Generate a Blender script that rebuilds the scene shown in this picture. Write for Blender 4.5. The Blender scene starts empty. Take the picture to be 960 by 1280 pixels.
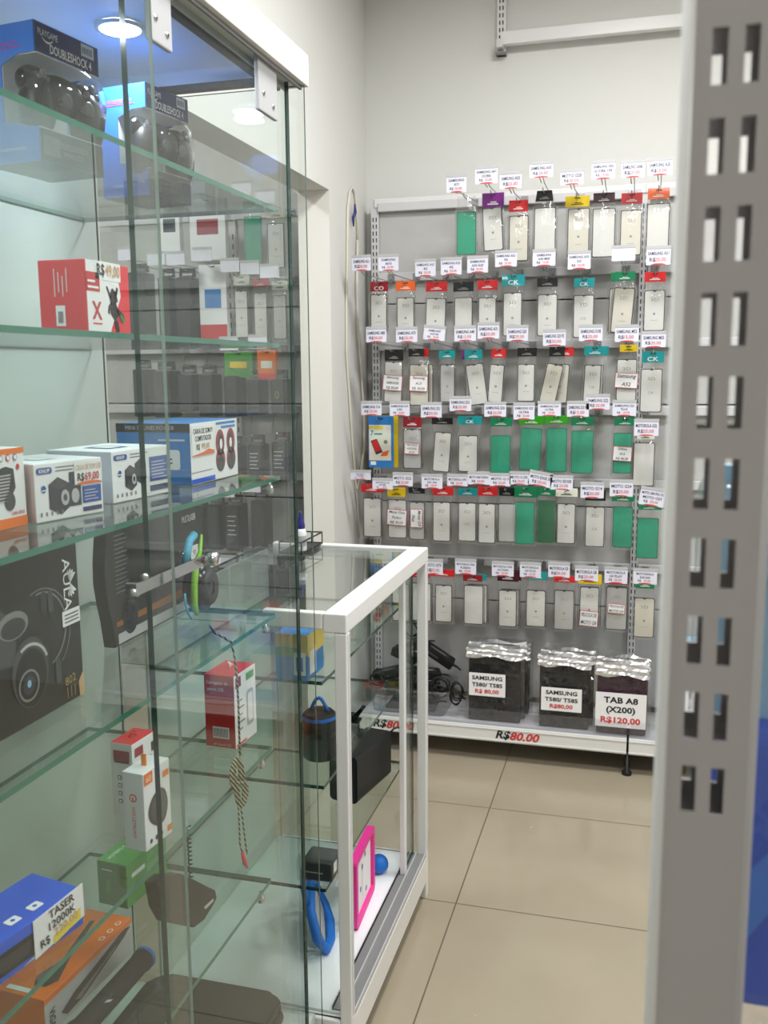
import bpy, bmesh, math, random
import numpy as np
from mathutils import Matrix, Vector
random.seed(7)
SC = bpy.context.scene
COL = SC.collection

# ---------------------------------------------------------------- camera model (measured from the photograph's vanishing points)
YAW, PIT, ROL, FPX, EYE = 0.270152633, 0.150662863, -0.00786040665, 1171.27, 1.5
_f = np.array([-math.sin(YAW)*math.cos(PIT), math.cos(YAW)*math.cos(PIT), -math.sin(PIT)])
_r = np.array([math.cos(YAW), math.sin(YAW), 0.0]); _u = np.cross(_r, _f)
_c, _s = math.cos(ROL), math.sin(ROL)
_r, _u = _c*_r+_s*_u, -_s*_r+_c*_u
def at(ax, v, px, py):
    """where the sight line of a measured pixel meets the plane axis=v (0:x 1:y 2:z)"""
    d = _f+_r*(px-480)/FPX-_u*(py-640)/FPX
    o = np.array([0, 0, EYE]); t = (v-o[ax])/d[ax]
    return Vector(o+t*d)
def proj(p):
    d = np.array(p, float)-np.array([0, 0, EYE]); k = d@_f
    return 480+FPX*(d@_r)/k, 640-FPX*(d@_u)/k
def zon(x, y, py):
    lo, hi = -1.0, 4.0
    for _ in range(50):
        m = (lo+hi)/2
        if proj((x, y, m))[1] > py: lo = m
        else: hi = m
    return lo

# ---------------------------------------------------------------- materials
def lin(c): return tuple((x/255/12.92 if x/255 <= .04045 else ((x/255+.055)/1.055)**2.4) for x in c)
MATS = {}
def P(name, rgb, rough=.5, metal=0, spec=.5, emit=None, es=0, bump=None, coat=0, alpha=None):
    m = bpy.data.materials.new(name); m.use_nodes = True
    nt = m.node_tree; b = nt.nodes['Principled BSDF']
    b.inputs['Base Color'].default_value = (*lin(rgb), 1)
    b.inputs['Roughness'].default_value = rough
    b.inputs['Metallic'].default_value = metal
    b.inputs['Specular IOR Level'].default_value = spec
    b.inputs['Coat Weight'].default_value = coat
    if emit:
        b.inputs['Emission Color'].default_value = (*lin(emit), 1); b.inputs['Emission Strength'].default_value = es
    if bump:
        sc, st = bump
        tc = nt.nodes.new('ShaderNodeTexCoord'); n = nt.nodes.new('ShaderNodeTexNoise'); bp = nt.nodes.new('ShaderNodeBump')
        n.inputs['Scale'].default_value = sc; n.inputs['Detail'].default_value = 4
        bp.inputs['Strength'].default_value = st; bp.inputs['Distance'].default_value = .01
        nt.links.new(tc.outputs['Object'], n.inputs['Vector']); nt.links.new(n.outputs['Fac'], bp.inputs['Height'])
        nt.links.new(bp.outputs['Normal'], b.inputs['Normal'])
    MATS[name] = m
    return m
def math_(nt, op, a, b=None):
    n = nt.nodes.new('ShaderNodeMath'); n.operation = op
    for i, v in enumerate((a, b)):
        if v is None: continue
        if isinstance(v, (int, float)): n.inputs[i].default_value = v
        else: nt.links.new(v, n.inputs[i])
    return n.outputs[0]
def GLASS(name, tint, f0=.045, rough=0.0, haze=0.0, haze_rgb=(255, 255, 255), bump=None, gain=.955):
    """clear sheet: straight-through transmission plus a Schlick mirror reflection, same on both faces"""
    m = bpy.data.materials.new(name); m.use_nodes = True; nt = m.node_tree
    for n in list(nt.nodes): nt.nodes.remove(n)
    out = nt.nodes.new('ShaderNodeOutputMaterial')
    g = nt.nodes.new('ShaderNodeNewGeometry')
    dot = nt.nodes.new('ShaderNodeVectorMath'); dot.operation = 'DOT_PRODUCT'
    nrm = g.outputs['Normal']
    gl = nt.nodes.new('ShaderNodeBsdfAnisotropic') if False else nt.nodes.new('ShaderNodeBsdfGlossy')
    gl.inputs['Roughness'].default_value = rough
    if bump:
        tc = nt.nodes.new('ShaderNodeTexCoord'); no = nt.nodes.new('ShaderNodeTexNoise'); bp = nt.nodes.new('ShaderNodeBump')
        no.inputs['Scale'].default_value = bump[0]; no.inputs['Detail'].default_value = 3
        bp.inputs['Strength'].default_value = bump[1]; bp.inputs['Distance'].default_value = .01
        mp = nt.nodes.new('ShaderNodeMapping'); mp.inputs['Scale'].default_value = (1, 1, .45)
        nt.links.new(tc.outputs['Object'], mp.inputs['Vector']); nt.links.new(mp.outputs[0], no.inputs['Vector'])
        nt.links.new(no.outputs['Fac'], bp.inputs['Height']); nt.links.new(bp.outputs['Normal'], gl.inputs['Normal'])
        nrm = bp.outputs['Normal']
    nt.links.new(nrm, dot.inputs[0]); nt.links.new(g.outputs['Incoming'], dot.inputs[1])
    c = math_(nt, 'ABSOLUTE', dot.outputs['Value']); k = math_(nt, 'SUBTRACT', 1.0, c); k.node.use_clamp = True
    p5 = math_(nt, 'POWER', k, 5.0); F = math_(nt, 'ADD', math_(nt, 'MULTIPLY', p5, gain), f0); F.node.use_clamp = True
    tr = nt.nodes.new('ShaderNodeBsdfTransparent'); tr.inputs['Color'].default_value = (*tint, 1)
    base = tr.outputs[0]
    if haze:
        df = nt.nodes.new('ShaderNodeBsdfDiffuse'); df.inputs['Color'].default_value = (*lin(haze_rgb), 1)
        mx = nt.nodes.new('ShaderNodeMixShader'); mx.inputs[0].default_value = haze
        nt.links.new(base, mx.inputs[1]); nt.links.new(df.outputs[0], mx.inputs[2]); base = mx.outputs[0]
    mix = nt.nodes.new('ShaderNodeMixShader')
    nt.links.new(F, mix.inputs[0]); nt.links.new(base, mix.inputs[1]); nt.links.new(gl.outputs[0], mix.inputs[2])
    nt.links.new(mix.outputs[0], out.inputs['Surface'])
    MATS[name] = m
    return m

# ---------------------------------------------------------------- text outlines
_TX = {}
def text_mesh(s, bold=0.0, shear=0.0):
    key = (s, bold, shear)
    if key not in _TX:
        cu = bpy.data.curves.new('t', 'FONT'); cu.body = s; cu.align_x = 'CENTER'; cu.align_y = 'CENTER'
        cu.resolution_u = 2; cu.offset = bold; cu.shear = shear
        ob = bpy.data.objects.new('t', cu); COL.objects.link(ob)
        dg = bpy.context.evaluated_depsgraph_get()
        me = bpy.data.meshes.new_from_object(ob.evaluated_get(dg))
        vs = [v.co.copy() for v in me.vertices]; fs = [tuple(p.vertices) for p in me.polygons]
        bpy.data.objects.remove(ob); bpy.data.curves.remove(cu); bpy.data.meshes.remove(me)
        if vs:
            x0, x1 = min(v.x for v in vs), max(v.x for v in vs); y0, y1 = min(v.y for v in vs), max(v.y for v in vs)
            for v in vs: v.x -= (x0+x1)/2; v.y -= (y0+y1)/2
            _TX[key] = (vs, fs, x1-x0, y1-y0)
        else: _TX[key] = ([], [], 1, 1)
    return _TX[key]

# ---------------------------------------------------------------- mesh builder
def frame(o, xd, yd):
    xd = Vector(xd).normalized(); yd = Vector(yd).normalized(); n = xd.cross(yd)
    M = Matrix.Identity(4)
    for i in range(3): M[i][0] = xd[i]; M[i][1] = yd[i]; M[i][2] = n[i]; M[i][3] = o[i]
    return M
def FRONT(o): return frame(o, (1, 0, 0), (0, 0, 1))        # a face looking towards -y
def SIDE(o): return frame(o, (0, 1, 0), (0, 0, 1))         # a face looking towards +x
def TOP(o, a=0): return frame(o, (math.cos(a), math.sin(a), 0), (-math.sin(a), math.cos(a), 0))
def rr(w, h, r, n=4, cx=0, cy=0):
    pts = []
    for (sx, sy, a0) in ((1, 1, 0), (-1, 1, 90), (-1, -1, 180), (1, -1, 270)):
        for k in range(n+1):
            a = math.radians(a0+90*k/n)
            pts.append((cx+sx*(w/2-r)+r*math.cos(a), cy+sy*(h/2-r)+r*math.sin(a)))
    return pts
def ell(rx, ry, n=20, cx=0, cy=0): return [(cx+rx*math.cos(2*math.pi*k/n), cy+ry*math.sin(2*math.pi*k/n)) for k in range(n)]
class MB:
    def __init__(s): s.bm = bmesh.new(); s.mats = []
    def mi(s, m):
        m = MATS[m] if isinstance(m, str) else m
        if m not in s.mats: s.mats.append(m)
        return s.mats.index(m)
    def face(s, pts, m, smooth=False):
        f = s.bm.faces.new([s.bm.verts.new(p) for p in pts]); f.material_index = s.mi(m); f.smooth = smooth
        return f
    def box(s, lo, hi, m, bev=0, M=None, fm=None):
        """axis box; fm maps a face direction ('+x' ...) to another material"""
        r = bmesh.ops.create_cube(s.bm, size=1)
        vs = r['verts']; k = s.mi(m)
        for v in vs: v.co = Vector([lo[i]+(v.co[i]+.5)*(hi[i]-lo[i]) for i in range(3)])
        fs = {f for v in vs for f in v.link_faces}
        for f in fs:
            f.material_index = k
            if fm:
                f.normal_update(); n = f.normal; a = max(range(3), key=lambda i: abs(n[i]))
                key = ('+' if n[a] > 0 else '-')+'xyz'[a]
                if key in fm: f.material_index = s.mi(fm[key])
        allv = set(vs)
        if bev:
            es = list({e for f in fs for e in f.edges})
            r = bmesh.ops.bevel(s.bm, geom=es, offset=bev, segments=2, affect='EDGES', profile=.6, material=-1)
            allv = {v for v in allv if v.is_valid} | set(r['verts'])
        if M is not None: bmesh.ops.transform(s.bm, matrix=M, verts=list(allv))
        return s
    def prism(s, pts, M, d, m, side=None, bev=0, cap0=True):
        """outline in the frame's x,y pushed from z=-d to z=0 (z=0 is the face looking out)"""
        k, ks = s.mi(m), s.mi(side or m)
        t = [s.bm.verts.new(M@Vector((x, y, 0))) for x, y in pts]
        b = [s.bm.verts.new(M@Vector((x, y, -d))) for x, y in pts]
        f = s.bm.faces.new(t); f.material_index = k
        if cap0: f2 = s.bm.faces.new(b[::-1]); f2.material_index = ks
        n = len(pts)
        for i in range(n):
            q = s.bm.faces.new((t[i], b[i], b[(i+1) % n], t[(i+1) % n])); q.material_index = ks
        if bev:
            es = [e for e in f.edges]
            bmesh.ops.bevel(s.bm, geom=es, offset=bev, segments=3, affect='EDGES', profile=.5, material=-1)
        return s
    def poly(s, pts, M, m, z=0.0): return s.face([M@Vector((x, y, z)) for x, y in pts], m)
    def rect(s, x0, y0, x1, y1, M, m, z=0.0): return s.poly([(x0, y0), (x1, y0), (x1, y1), (x0, y1)], M, m, z)
    def text(s, t, M, size, m, maxw=None, bold=0.0, x=0, y=0, z=.0006, rot=0, shear=0.0, sx=1.0):
        vs, fs, w, h = text_mesh(t, bold, shear)
        if not vs: return s
        k = size/.72; kx = k*sx
        if maxw and w*kx > maxw: kx = maxw/w
        T = M@Matrix.Translation((x, y, z))@Matrix.Rotation(math.radians(rot), 4, 'Z')@Matrix.Diagonal((kx, k, 1, 1))
        nv = [s.bm.verts.new(T@v) for v in vs]; kk = s.mi(m)
        for f in fs:
            try: q = s.bm.faces.new([nv[i] for i in f]); q.material_index = kk
            except ValueError: pass
        return s
    def tube(s, pts, r, m, n=8, closed=False, cap=True, rs=None):
        pts = [Vector(p) for p in pts]; N = len(pts); k = s.mi(m); rings = []; up = None
        for i, p in enumerate(pts):
            a = pts[(i-1) % N] if (closed or i > 0) else p; b = pts[(i+1) % N] if (closed or i < N-1) else p
            t = (b-a).normalized()
            if up is None: up = t.orthogonal().normalized()
            up = (up-t*up.dot(t)); up = up.normalized() if up.length > 1e-6 else t.orthogonal().normalized()
            w = t.cross(up); R = rs[i] if rs else r
            rings.append([s.bm.verts.new(p+R*(up*math.cos(2*math.pi*j/n)+w*math.sin(2*math.pi*j/n))) for j in range(n)])
        for i in range(N if closed else N-1):
            A, B = rings[i], rings[(i+1) % N]
            for j in range(n):
                f = s.bm.faces.new((A[j], A[(j+1) % n], B[(j+1) % n], B[j])); f.material_index = k; f.smooth = True
        if cap and not closed:
            for R_, rev in ((rings[0], True), (rings[-1], False)):
                f = s.bm.faces.new(R_[::-1] if rev else R_); f.material_index = k
        return s
    def lathe(s, prof, M, m, n=24, mats=None):
        """profile (r,z) turned about the frame's z"""
        rings = []
        for r, z in prof:
            if r < 1e-6: rings.append([s.bm.verts.new(M@Vector((0, 0, z)))]*n)
            else: rings.append([s.bm.verts.new(M@Vector((r*math.cos(2*math.pi*j/n), r*math.sin(2*math.pi*j/n), z))) for j in range(n)])
        for i in range(len(prof)-1):
            k = s.mi(mats[i] if mats else m)
            for j in range(n):
                q = [rings[i][j], rings[i][(j+1) % n], rings[i+1][(j+1) % n], rings[i+1][j]]
                u = []
                for v in q:
                    if v not in u: u.append(v)
                if len(u) > 2:
                    f = s.bm.faces.new(u); f.material_index = k; f.smooth = True
        return s
    def ball(s, c, r, m, sc=(1, 1, 1), M=None, n=16):
        q = bmesh.ops.create_uvsphere(s.bm, u_segments=n, v_segments=max(6, n*2//3), radius=1)
        k = s.mi(m)
        for v in q['verts']:
            v.co = Vector([v.co[i]*r*sc[i]+c[i] for i in range(3)])
            if M is not None: v.co = M@v.co
            for f in v.link_faces: f.material_index = k; f.smooth = True
        return s
    def mesh(s, name):
        bmesh.ops.recalc_face_normals(s.bm, faces=[f for f in s.bm.faces if len(f.verts) and not f.tag]) if False else None
        me = bpy.data.meshes.new(name); s.bm.to_mesh(me); s.bm.free()
        for m in s.mats: me.materials.append(m)
        return me
    def build(s, name, parent=None, label=None):
        o = bpy.data.objects.new(name, s.mesh(name)); COL.objects.link(o); o.parent = parent
        if label: o['label'] = label
        return o
def thing(name, label, cat, loc=(0, 0, 0), rotz=0, group=None):
    o = bpy.data.objects.new(name, None); COL.objects.link(o); o.empty_display_size = .05
    o.location = loc; o.rotation_euler = (0, 0, rotz); o['label'] = label; o['category'] = cat
    if group: o['group'] = group
    return o
def structure(o): o['kind'] = 'structure'; return o
def link_mesh(name, me, parent, loc=(0, 0, 0), rot=(0, 0, 0), label=None):
    o = bpy.data.objects.new(name, me); COL.objects.link(o); o.parent = parent; o.location = loc; o.rotation_euler = rot
    if label: o['label'] = label
    return o
ORD = ['first', 'second', 'third', 'fourth', 'fifth', 'sixth', 'seventh', 'eighth', 'ninth', 'tenth', 'eleventh', 'twelfth', 'thirteenth', 'fourteenth']

# ---------------------------------------------------------------- palette
P('white_paint', (232, 230, 224), .45); P('wall_cream', (219, 219, 215), .75, bump=(60, .03)); P('ceiling_white', (235, 234, 230), .8)
P('metal_white', (226, 226, 224), .35); P('metal_pale', (208, 208, 210), .4); P('panel_grey', (190, 190, 188), .5, bump=(40, .02)); P('alu_white', (228, 228, 226), .3)
P('post_grey', (184, 180, 180), .4); P('slot_dark', (22, 22, 24), .7); P('black', (14, 14, 15), .45); P('black_gloss', (12, 12, 13), .15); P('black_soft', (24, 24, 26), .7)
P('charcoal', (52, 53, 56), .5); P('dark_grey', (70, 72, 74), .5); P('mid_grey', (128, 128, 128), .5); P('light_grey', (185, 186, 188), .5)
P('chrome', (205, 206, 208), .12, metal=1); P('wire_steel', (170, 170, 172), .3, metal=.8); P('bracket_grey', (186, 187, 190), .35)
P('paper_white', (240, 240, 242), .55); P('tag_lilac', (226, 226, 240), .45); P('ink_navy', (40, 44, 74), .6); P('ink_black', (20, 20, 22), .6); P('ink_red', (206, 52, 52), .6); P('ink_grey', (150, 150, 148), .6)
P('card_red', (206, 34, 36), .28, coat=.3); P('card_darkred', (150, 22, 36), .28, coat=.3); P('card_orange', (236, 102, 30), .28, coat=.3); P('card_black', (18, 17, 18), .25, coat=.3)
P('card_purple', (122, 30, 132), .28, coat=.3); P('card_yellow', (228, 196, 20), .28, coat=.3); P('card_teal', (14, 146, 150), .28, coat=.3); P('card_green', (10, 128, 84), .28, coat=.3)
P('card_lime', (48, 156, 18), .28, coat=.3); P('card_white', (228, 230, 216), .28, coat=.3); P('card_plum', (62, 16, 32), .28, coat=.3)
P('film_white', (226, 226, 221), .3); P('film_warm', (222, 218, 204), .3); P('film_grey', (196, 197, 195), .25); P('film_edge', (26, 26, 27), .3); P('film_green', (16, 162, 126), .2, bump=(30, .12)); P('film_green_dark', (8, 104, 62), .25)
P('box_red', (224, 46, 58), .35); P('box_red_deep', (196, 30, 40), .35); P('box_white', (236, 237, 240), .4); P('box_blue', (58, 130, 232), .35); P('box_royal', (40, 92, 214), .3); P('box_navy', (38, 46, 96), .35)
P('box_sky', (44, 126, 200), .35); P('box_orange', (240, 118, 24), .35); P('box_green', (72, 150, 66), .4); P('box_green_dark', (52, 122, 56), .4); P('box_black', (26, 25, 24), .3); P('box_pink', (226, 196, 194), .45)
P('box_lilac', (206, 210, 228), .45); P('print_blue', (46, 82, 160), .4); P('print_crimson', (150, 38, 58), .4); P('print_dark', (50, 54, 66), .4); P('print_tan', (206, 168, 126), .4); P('yellow_hi', (236, 214, 60), .5)
P('pink', (232, 52, 150), .5); P('foam_blue', (22, 112, 206), .55); P('cyan_cord', (80, 176, 214), .45); P('lime_cord', (150, 214, 50), .45); P('orange_tab', (250, 140, 24), .4); P('bottle_blue', (44, 44, 120), .3)
P('case_black', (17, 18, 20), .6, bump=(140, .1)); P('case_purple', (62, 26, 48), .5, bump=(140, .1)); P('case_navy', (34, 36, 70), .5, bump=(140, .1)); P('cable_white', (222, 216, 200), .45)
P('edge_dark', (34, 66, 58), .12); P('edge_green', (56, 118, 100), .12); P('edge_light', (196, 214, 206), .1); P('door_dark_room', (74, 76, 78), .8)
P('cabinet_lining', (208, 216, 211), .5); P('cabinet_top', (226, 235, 246), .4); P('deck_white', (238, 240, 242), .4); P('gold_ink', (198, 164, 96), .35, metal=.6); P('sky_blue', (150, 196, 226), .4)
P('lamp_glow', (255, 255, 255), .5, emit=(255, 252, 246), es=14); P('led_glow', (255, 255, 255), .5, emit=(226, 240, 255), es=20)
GLASS('glass', (.965, .985, .975), gain=.78); GLASS('shelf_glass', (.93, .975, .955), f0=.05); GLASS('counter_glass', (.96, .98, .972))
GLASS('bag', (.97, .97, .97), f0=.06, rough=.05, haze=.03, bump=(30, .9)); GLASS('foil_bag', (.97, .97, .97), f0=.06, rough=.02, haze=.004); P('print_amber', (150, 92, 36), .4); P('pouch_black', (10, 10, 11), .5); P('pouch_panel', (34, 35, 37), .5); P('foil', (226, 226, 228), .24, metal=.55); GLASS('acrylic', (.95, .95, .97), f0=.04, haze=.02)
GLASS('blister', (.95, .96, .97), f0=.07, rough=.04, haze=.03); GLASS('tub_plastic', (.9, .9, .91), f0=.05, rough=.15, haze=.1, haze_rgb=(205, 206, 212))
# ================================================================ the room
XL, YB, XR, YF, ZC = -1.115, 3.80, 2.6, -2.4, 2.98
DY0, DY1, DZ = 1.74, 3.32, 2.14                     # doorway in the left wall
def floor_material():
    m = bpy.data.materials.new('floor_tile'); m.use_nodes = True; nt = m.node_tree; b = nt.nodes['Principled BSDF']
    tc = nt.nodes.new('ShaderNodeTexCoord'); sp = nt.nodes.new('ShaderNodeSeparateXYZ'); nt.links.new(tc.outputs['Object'], sp.inputs[0])
    T, W = .605, .0042
    def joint(o, off):
        q = math_(nt, 'FRACT', math_(nt, 'DIVIDE', math_(nt, 'ADD', o, off), T))
        q = math_(nt, 'ABSOLUTE', math_(nt, 'SUBTRACT', q, .5))
        return math_(nt, 'GREATER_THAN', q, .5-W/2/T)
    j = math_(nt, 'MAXIMUM', joint(sp.outputs[0], .469+T*6), joint(sp.outputs[1], -2.427+T*8))
    n = nt.nodes.new('ShaderNodeTexNoise'); n.inputs['Scale'].default_value = 3.0; n.inputs['Detail'].default_value = 5
    nt.links.new(tc.outputs['Object'], n.inputs['Vector'])
    ramp = nt.nodes.new('ShaderNodeValToRGB'); nt.links.new(n.outputs['Fac'], ramp.inputs[0])
    ramp.color_ramp.elements[0].position = .3; ramp.color_ramp.elements[0].color = (*lin((158, 147, 127)), 1)
    ramp.color_ramp.elements[1].position = .7; ramp.color_ramp.elements[1].color = (*lin((166, 155, 135)), 1)
    mx = nt.nodes.new('ShaderNodeMix'); mx.data_type = 'RGBA'
    nt.links.new(j, mx.inputs[0]); nt.links.new(ramp.outputs[0], mx.inputs[6]); mx.inputs[7].default_value = (*lin((104, 90, 74)), 1)
    sp2 = nt.nodes.new('ShaderNodeTexNoise'); sp2.inputs['Scale'].default_value = 34; sp2.inputs['Detail'].default_value = 2; nt.links.new(tc.outputs['Object'], sp2.inputs['Vector'])
    sm = nt.nodes.new('ShaderNodeMix'); sm.data_type = 'RGBA'; nt.links.new(math_(nt, 'GREATER_THAN', sp2.outputs['Fac'], .8), sm.inputs[0]); nt.links.new(mx.outputs[2], sm.inputs[6]); sm.inputs[7].default_value = (*lin((216, 208, 194)), 1)
    mx = sm
    nt.links.new(mx.outputs[2], b.inputs['Base Color'])
    rg = math_(nt, 'ADD', math_(nt, 'MULTIPLY', j, .5), .16); nt.links.new(rg, b.inputs['Roughness'])
    MATS['floor_tile'] = m
floor_material()
b = MB(); b.box((XL-2.2, YF, -.05), (XR, YB, 0), 'floor_tile'); structure(b.build('floor'))
b = MB(); b.box((XL-2.2, YF, ZC), (XR, YB, ZC+.05), 'ceiling_white'); structure(b.build('ceiling'))
b = MB(); b.box((XL-2.2, YB, 0), (XR, YB+.12, ZC), 'wall_cream'); structure(b.build('wall_back'))
b = MB()
T = .12
b.box((XL-T, YF, 0), (XL, DY0, ZC), 'wall_cream'); b.box((XL-T, DY1, 0), (XL, YB, ZC), 'wall_cream', fm={'-y': 'white_paint'}); b.box((XL-T, DY0, DZ), (XL, DY1, ZC), 'wall_cream')
structure(b.build('wall_left'))
b = MB()                                            # the room beyond the doorway
b.box((XL-2.25, .8, 0), (XL-2.2, YB, ZC), 'wall_cream'); b.box((XL-2.2, .8, 0), (XL-T, .85, ZC), 'wall_cream')
structure(b.build('wall_far_left'))
b = MB(); b.box((XR, YF, 0), (XR+.1, YB, ZC), 'wall_cream'); structure(b.build('wall_right'))
b = MB(); b.box((XL-T, YF-.1, 0), (XR, YF, ZC), 'wall_cream'); structure(b.build('wall_front'))

# round recessed lamps in the shop ceiling, far enough forward and right to miss the frame
spots = [(-.1, 1.1), (1.3, 1.1), (-.1, 2.55), (1.35, 2.55), (-2.3, 2.3), (.15, -1.25)]  # last one added unseen as front light for the slotted post
where = ['above the aisle beside the glass cabinet', 'right of the slotted post', 'above the wall of hook rows', 'above the right-hand bay', 'in the room beyond the doorway', 'added unseen behind the camera to light the post']
me = None
for (x, y), w in zip(spots, where):
    t = thing('ceiling_lamp', 'round white ceiling lamp '+w, 'lamp', (x, y, ZC), 0, 'round ceiling lamps')
    if me is None:
        q = MB(); q.lathe([(.215, 0), (.235, -.004), (.235, -.016), (.215, -.02), (.2, -.012)], Matrix.Identity(4), 'metal_white', 40); rim = q.mesh('rim')
        q = MB(); q.lathe([(.205, -.013), (.1, -.016), (0, -.017)], Matrix.Identity(4), 'lamp_glow', 40); me = q.mesh('diffuser')
    link_mesh('rim', rim, t); link_mesh('diffuser', me, t)
    L = bpy.data.lights.new('lamp_light', 'AREA'); L.shape = 'DISK'; L.size = .42; L.energy = 7 if y < 0 else 20.5; L.color = (.99, .995, 1.0)
    o = bpy.data.objects.new('lamp_light', L); COL.objects.link(o); o.location = (0, 0, -.022); o.parent = t

# white cable stapled down the corner of the left wall
t = thing('hanging_cable', 'thin white cable looped and hanging down the wall corner', 'cable', at(0, XL+.006, 440, 240))
def wallpt(px, py, off=.006): return at(0, XL+off, px, py)-t.location
b = MB(); pts = [wallpt(*q) for q in ((447, 300), (446, 262), (443, 240), (440, 234), (437, 240), (434.5, 262), (434, 320), (433, 380), (433, 440), (437, 500), (441, 560), (446, 620), (449, 672))]
b.tube(pts, .0045, 'cable_white', 8)
b.tube([wallpt(*q, .01) for q in ((447, 300), (446, 360), (448, 420), (452, 470), (455, 520), (455, 560), (450, 596), (446, 612))], .0045, 'cable_white', 8); b.build('cable', t)
b = MB(); b.tube([wallpt(443.5, 255, .014), wallpt(444, 266, .018), wallpt(441.5, 272, .014), wallpt(442, 283, .012)], .006, 'bottle_blue', 8, rs=[.003, .007, .006, .003]); b.build('cable_tie', t, 'dark blue tie')

# slotted rail and crossbar high on the back wall
pA = at(1, YB-.03, 627, 0)
t = thing('wall_rail', 'white slotted rail with a crossbar high on the back wall', 'rail', (pA.x, YB, 2.68))
b = MB(); b.box((-.017, -.03, 0), (.017, 0, .3), 'metal_white', .002)
for k in range(11):
    for sx in (-.006, .006): b.rect(sx-.0022, .03+k*.026, sx+.0022, .045+k*.026, FRONT((0, -.0304, 0)), 'slot_dark')
b.build('upright', t)
b = MB(); b.box((-.012, -.075, .016), (.012, -.005, .046), 'metal_pale', .002); b.box((-.02, -.05, .0), (.02, -.006, .008), 'mid_grey', .001); b.build('bracket', t)
b = MB(); b.box((.002, -.068, .026), (1.1, -.036, .072), 'metal_white', .003); b.build('crossbar', t)
# ================================================================ the gondola on the back wall with its hook rows
GY = 3.70                                           # face of the hook rails
UX = [-1.057, -.018, 1.03]
rowz = [at(1, GY, 640, y).z for y in (250, 341, 431, 513, 602, 704)]
G = thing('wall_gondola', 'grey and white metal shop gondola standing against the back wall', 'gondola', (UX[0], YB-.06, 0))
gx, gy = UX[0], YB-.06
def slots(b, x, y, z0, z1, pitch=.0265, h=.0165, dx=.0066, w=.0042):
    z = z0
    while z < z1:
        for s in (-1, 1): b.rect(x+s*dx-w/2, z, x+s*dx+w/2, z+h, FRONT((0, y, 0)), 'slot_dark')
        z += pitch
for x in UX:
    b = MB(); b.box((x-gx-.0155, -.028, 0), (x-gx+.0155, .0, 2.17), 'metal_pale', .002); slots(b, x-gx, -.0284, .2, 2.1); b.build('upright', G)
for k in range(2):
    x0, x1 = UX[k]-gx+.016, UX[k+1]-gx-.016
    for (z0, z1) in ((.16, .56), (.562, .96), (.962, 1.36), (1.362, 1.76), (1.762, 2.14)):
        b = MB(); b.box((x0, -.012, z0+.0015), (x1, 0, z1-.0015), 'panel_grey', .002); b.build('back_panel', G)
    b = MB(); b.box((x0-.016, -.034, 2.135), (x1+.016, .0, 2.168), 'metal_white', .003); b.build('top_rail', G)
    for z in rowz:
        b = MB(); b.box((x0, GY-gy, z-.017), (x1, GY-gy+.022, z+.017), 'metal_pale', .003)
        for xx in (x0+.006, x1-.006): b.box((xx-.004, GY-gy+.02, z-.012), (xx+.004, -.024, z+.012), 'metal_pale')
        b.build('hook_rail', G)
# base shelf, price rail, feet
SHF, SHZ = 3.425, .142
for k in range(2):
    x0, x1 = UX[k]-gx+.004, UX[k+1]-gx-.004
    b = MB(); b.box((x0, SHF-gy, SHZ-.022), (x1, -.014, SHZ), 'metal_pale', .002); s = b.build('base_shelf', G)
    b = MB(); b.box((x0, SHF-gy-.012, .084), (x1, SHF-gy-.001, SHZ+.002), 'metal_white', .002)
    b.box((x0, SHF-gy-.0145, .089), (x1, SHF-gy-.011, .093), 'metal_white'); b.box((x0, SHF-gy-.0145, .133), (x1, SHF-gy-.011, .137), 'metal_white')
    if k == 0:
        for (px, py) in ((649, 925), (494, 909)):
            c = at(1, SHF-.013, px, py)
            M = FRONT((c.x-gx, SHF-gy-.0125, .1135))
            b.text('R$', M, .031, 'ink_black', x=-.062, bold=.03, shear=.25, sx=1.1); b.text('80.00', M, .031, 'ink_red', x=.02, bold=.03, shear=.25, sx=1.15)
    b.build('price_rail', s)
    b = MB(); b.box((x0+.003, SHF-gy+.004, SHZ), (x1-.003, SHF-gy+.007, SHZ+.062), 'acrylic'); b.build('clear_lip', s)
for x in UX:
    b = MB(); b.box((x-gx-.012, SHF-gy+.03, .02), (x-gx+.012, -.02, .12), 'black', .002); b.build('foot', G)
    b = MB(); b.lathe([(.0, .0), (.018, 0), (.018, .012), (.008, .02), (.008, .09), (0, .09)], Matrix.Translation((x-gx, SHF-gy+.004, 0)), 'black', 12); b.build('levelling_foot', G)

# ---- hooks with price tags
TY, PY = 3.42, 3.52
def make_tag(lines, w, h, price=True):
    b = MB(); M = FRONT((0, 0, 0))
    b.prism(rr(w, h, .002, 2), M, .0012, 'tag_lilac')
    b.prism(rr(w+.002, .010, .002, 2, 0, h/2-.002), frame((0, -.0012, 0), (1, 0, 0), (0, 0, 1)), .0042, 'light_grey')
    if lines:
        arc = [(w*.3*math.cos(a), -h/2+.0005+h*.08*math.sin(a)) for a in [math.pi*k/10 for k in range(11)]]
        b.poly(arc, M, 'ink_red', .0004)
        n = len(lines); top = h/2-.011; bot = -h/2+h*.10
        step = (top-bot)/n
        for i, l in enumerate(lines):
            y = top-step*(i+.5)
            if i == n-1 and price:
                b.text('R$', M, step*.6, 'ink_navy', x=-w*.24, y=y, bold=.012); b.text(l, M, step*.6, 'ink_red', maxw=w*.45, x=w*.09, y=y, bold=.004)
            else: b.text(l, M, min(step*.62, .0115), 'ink_navy', maxw=w*.86, y=y, bold=.014)
    return b
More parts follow.
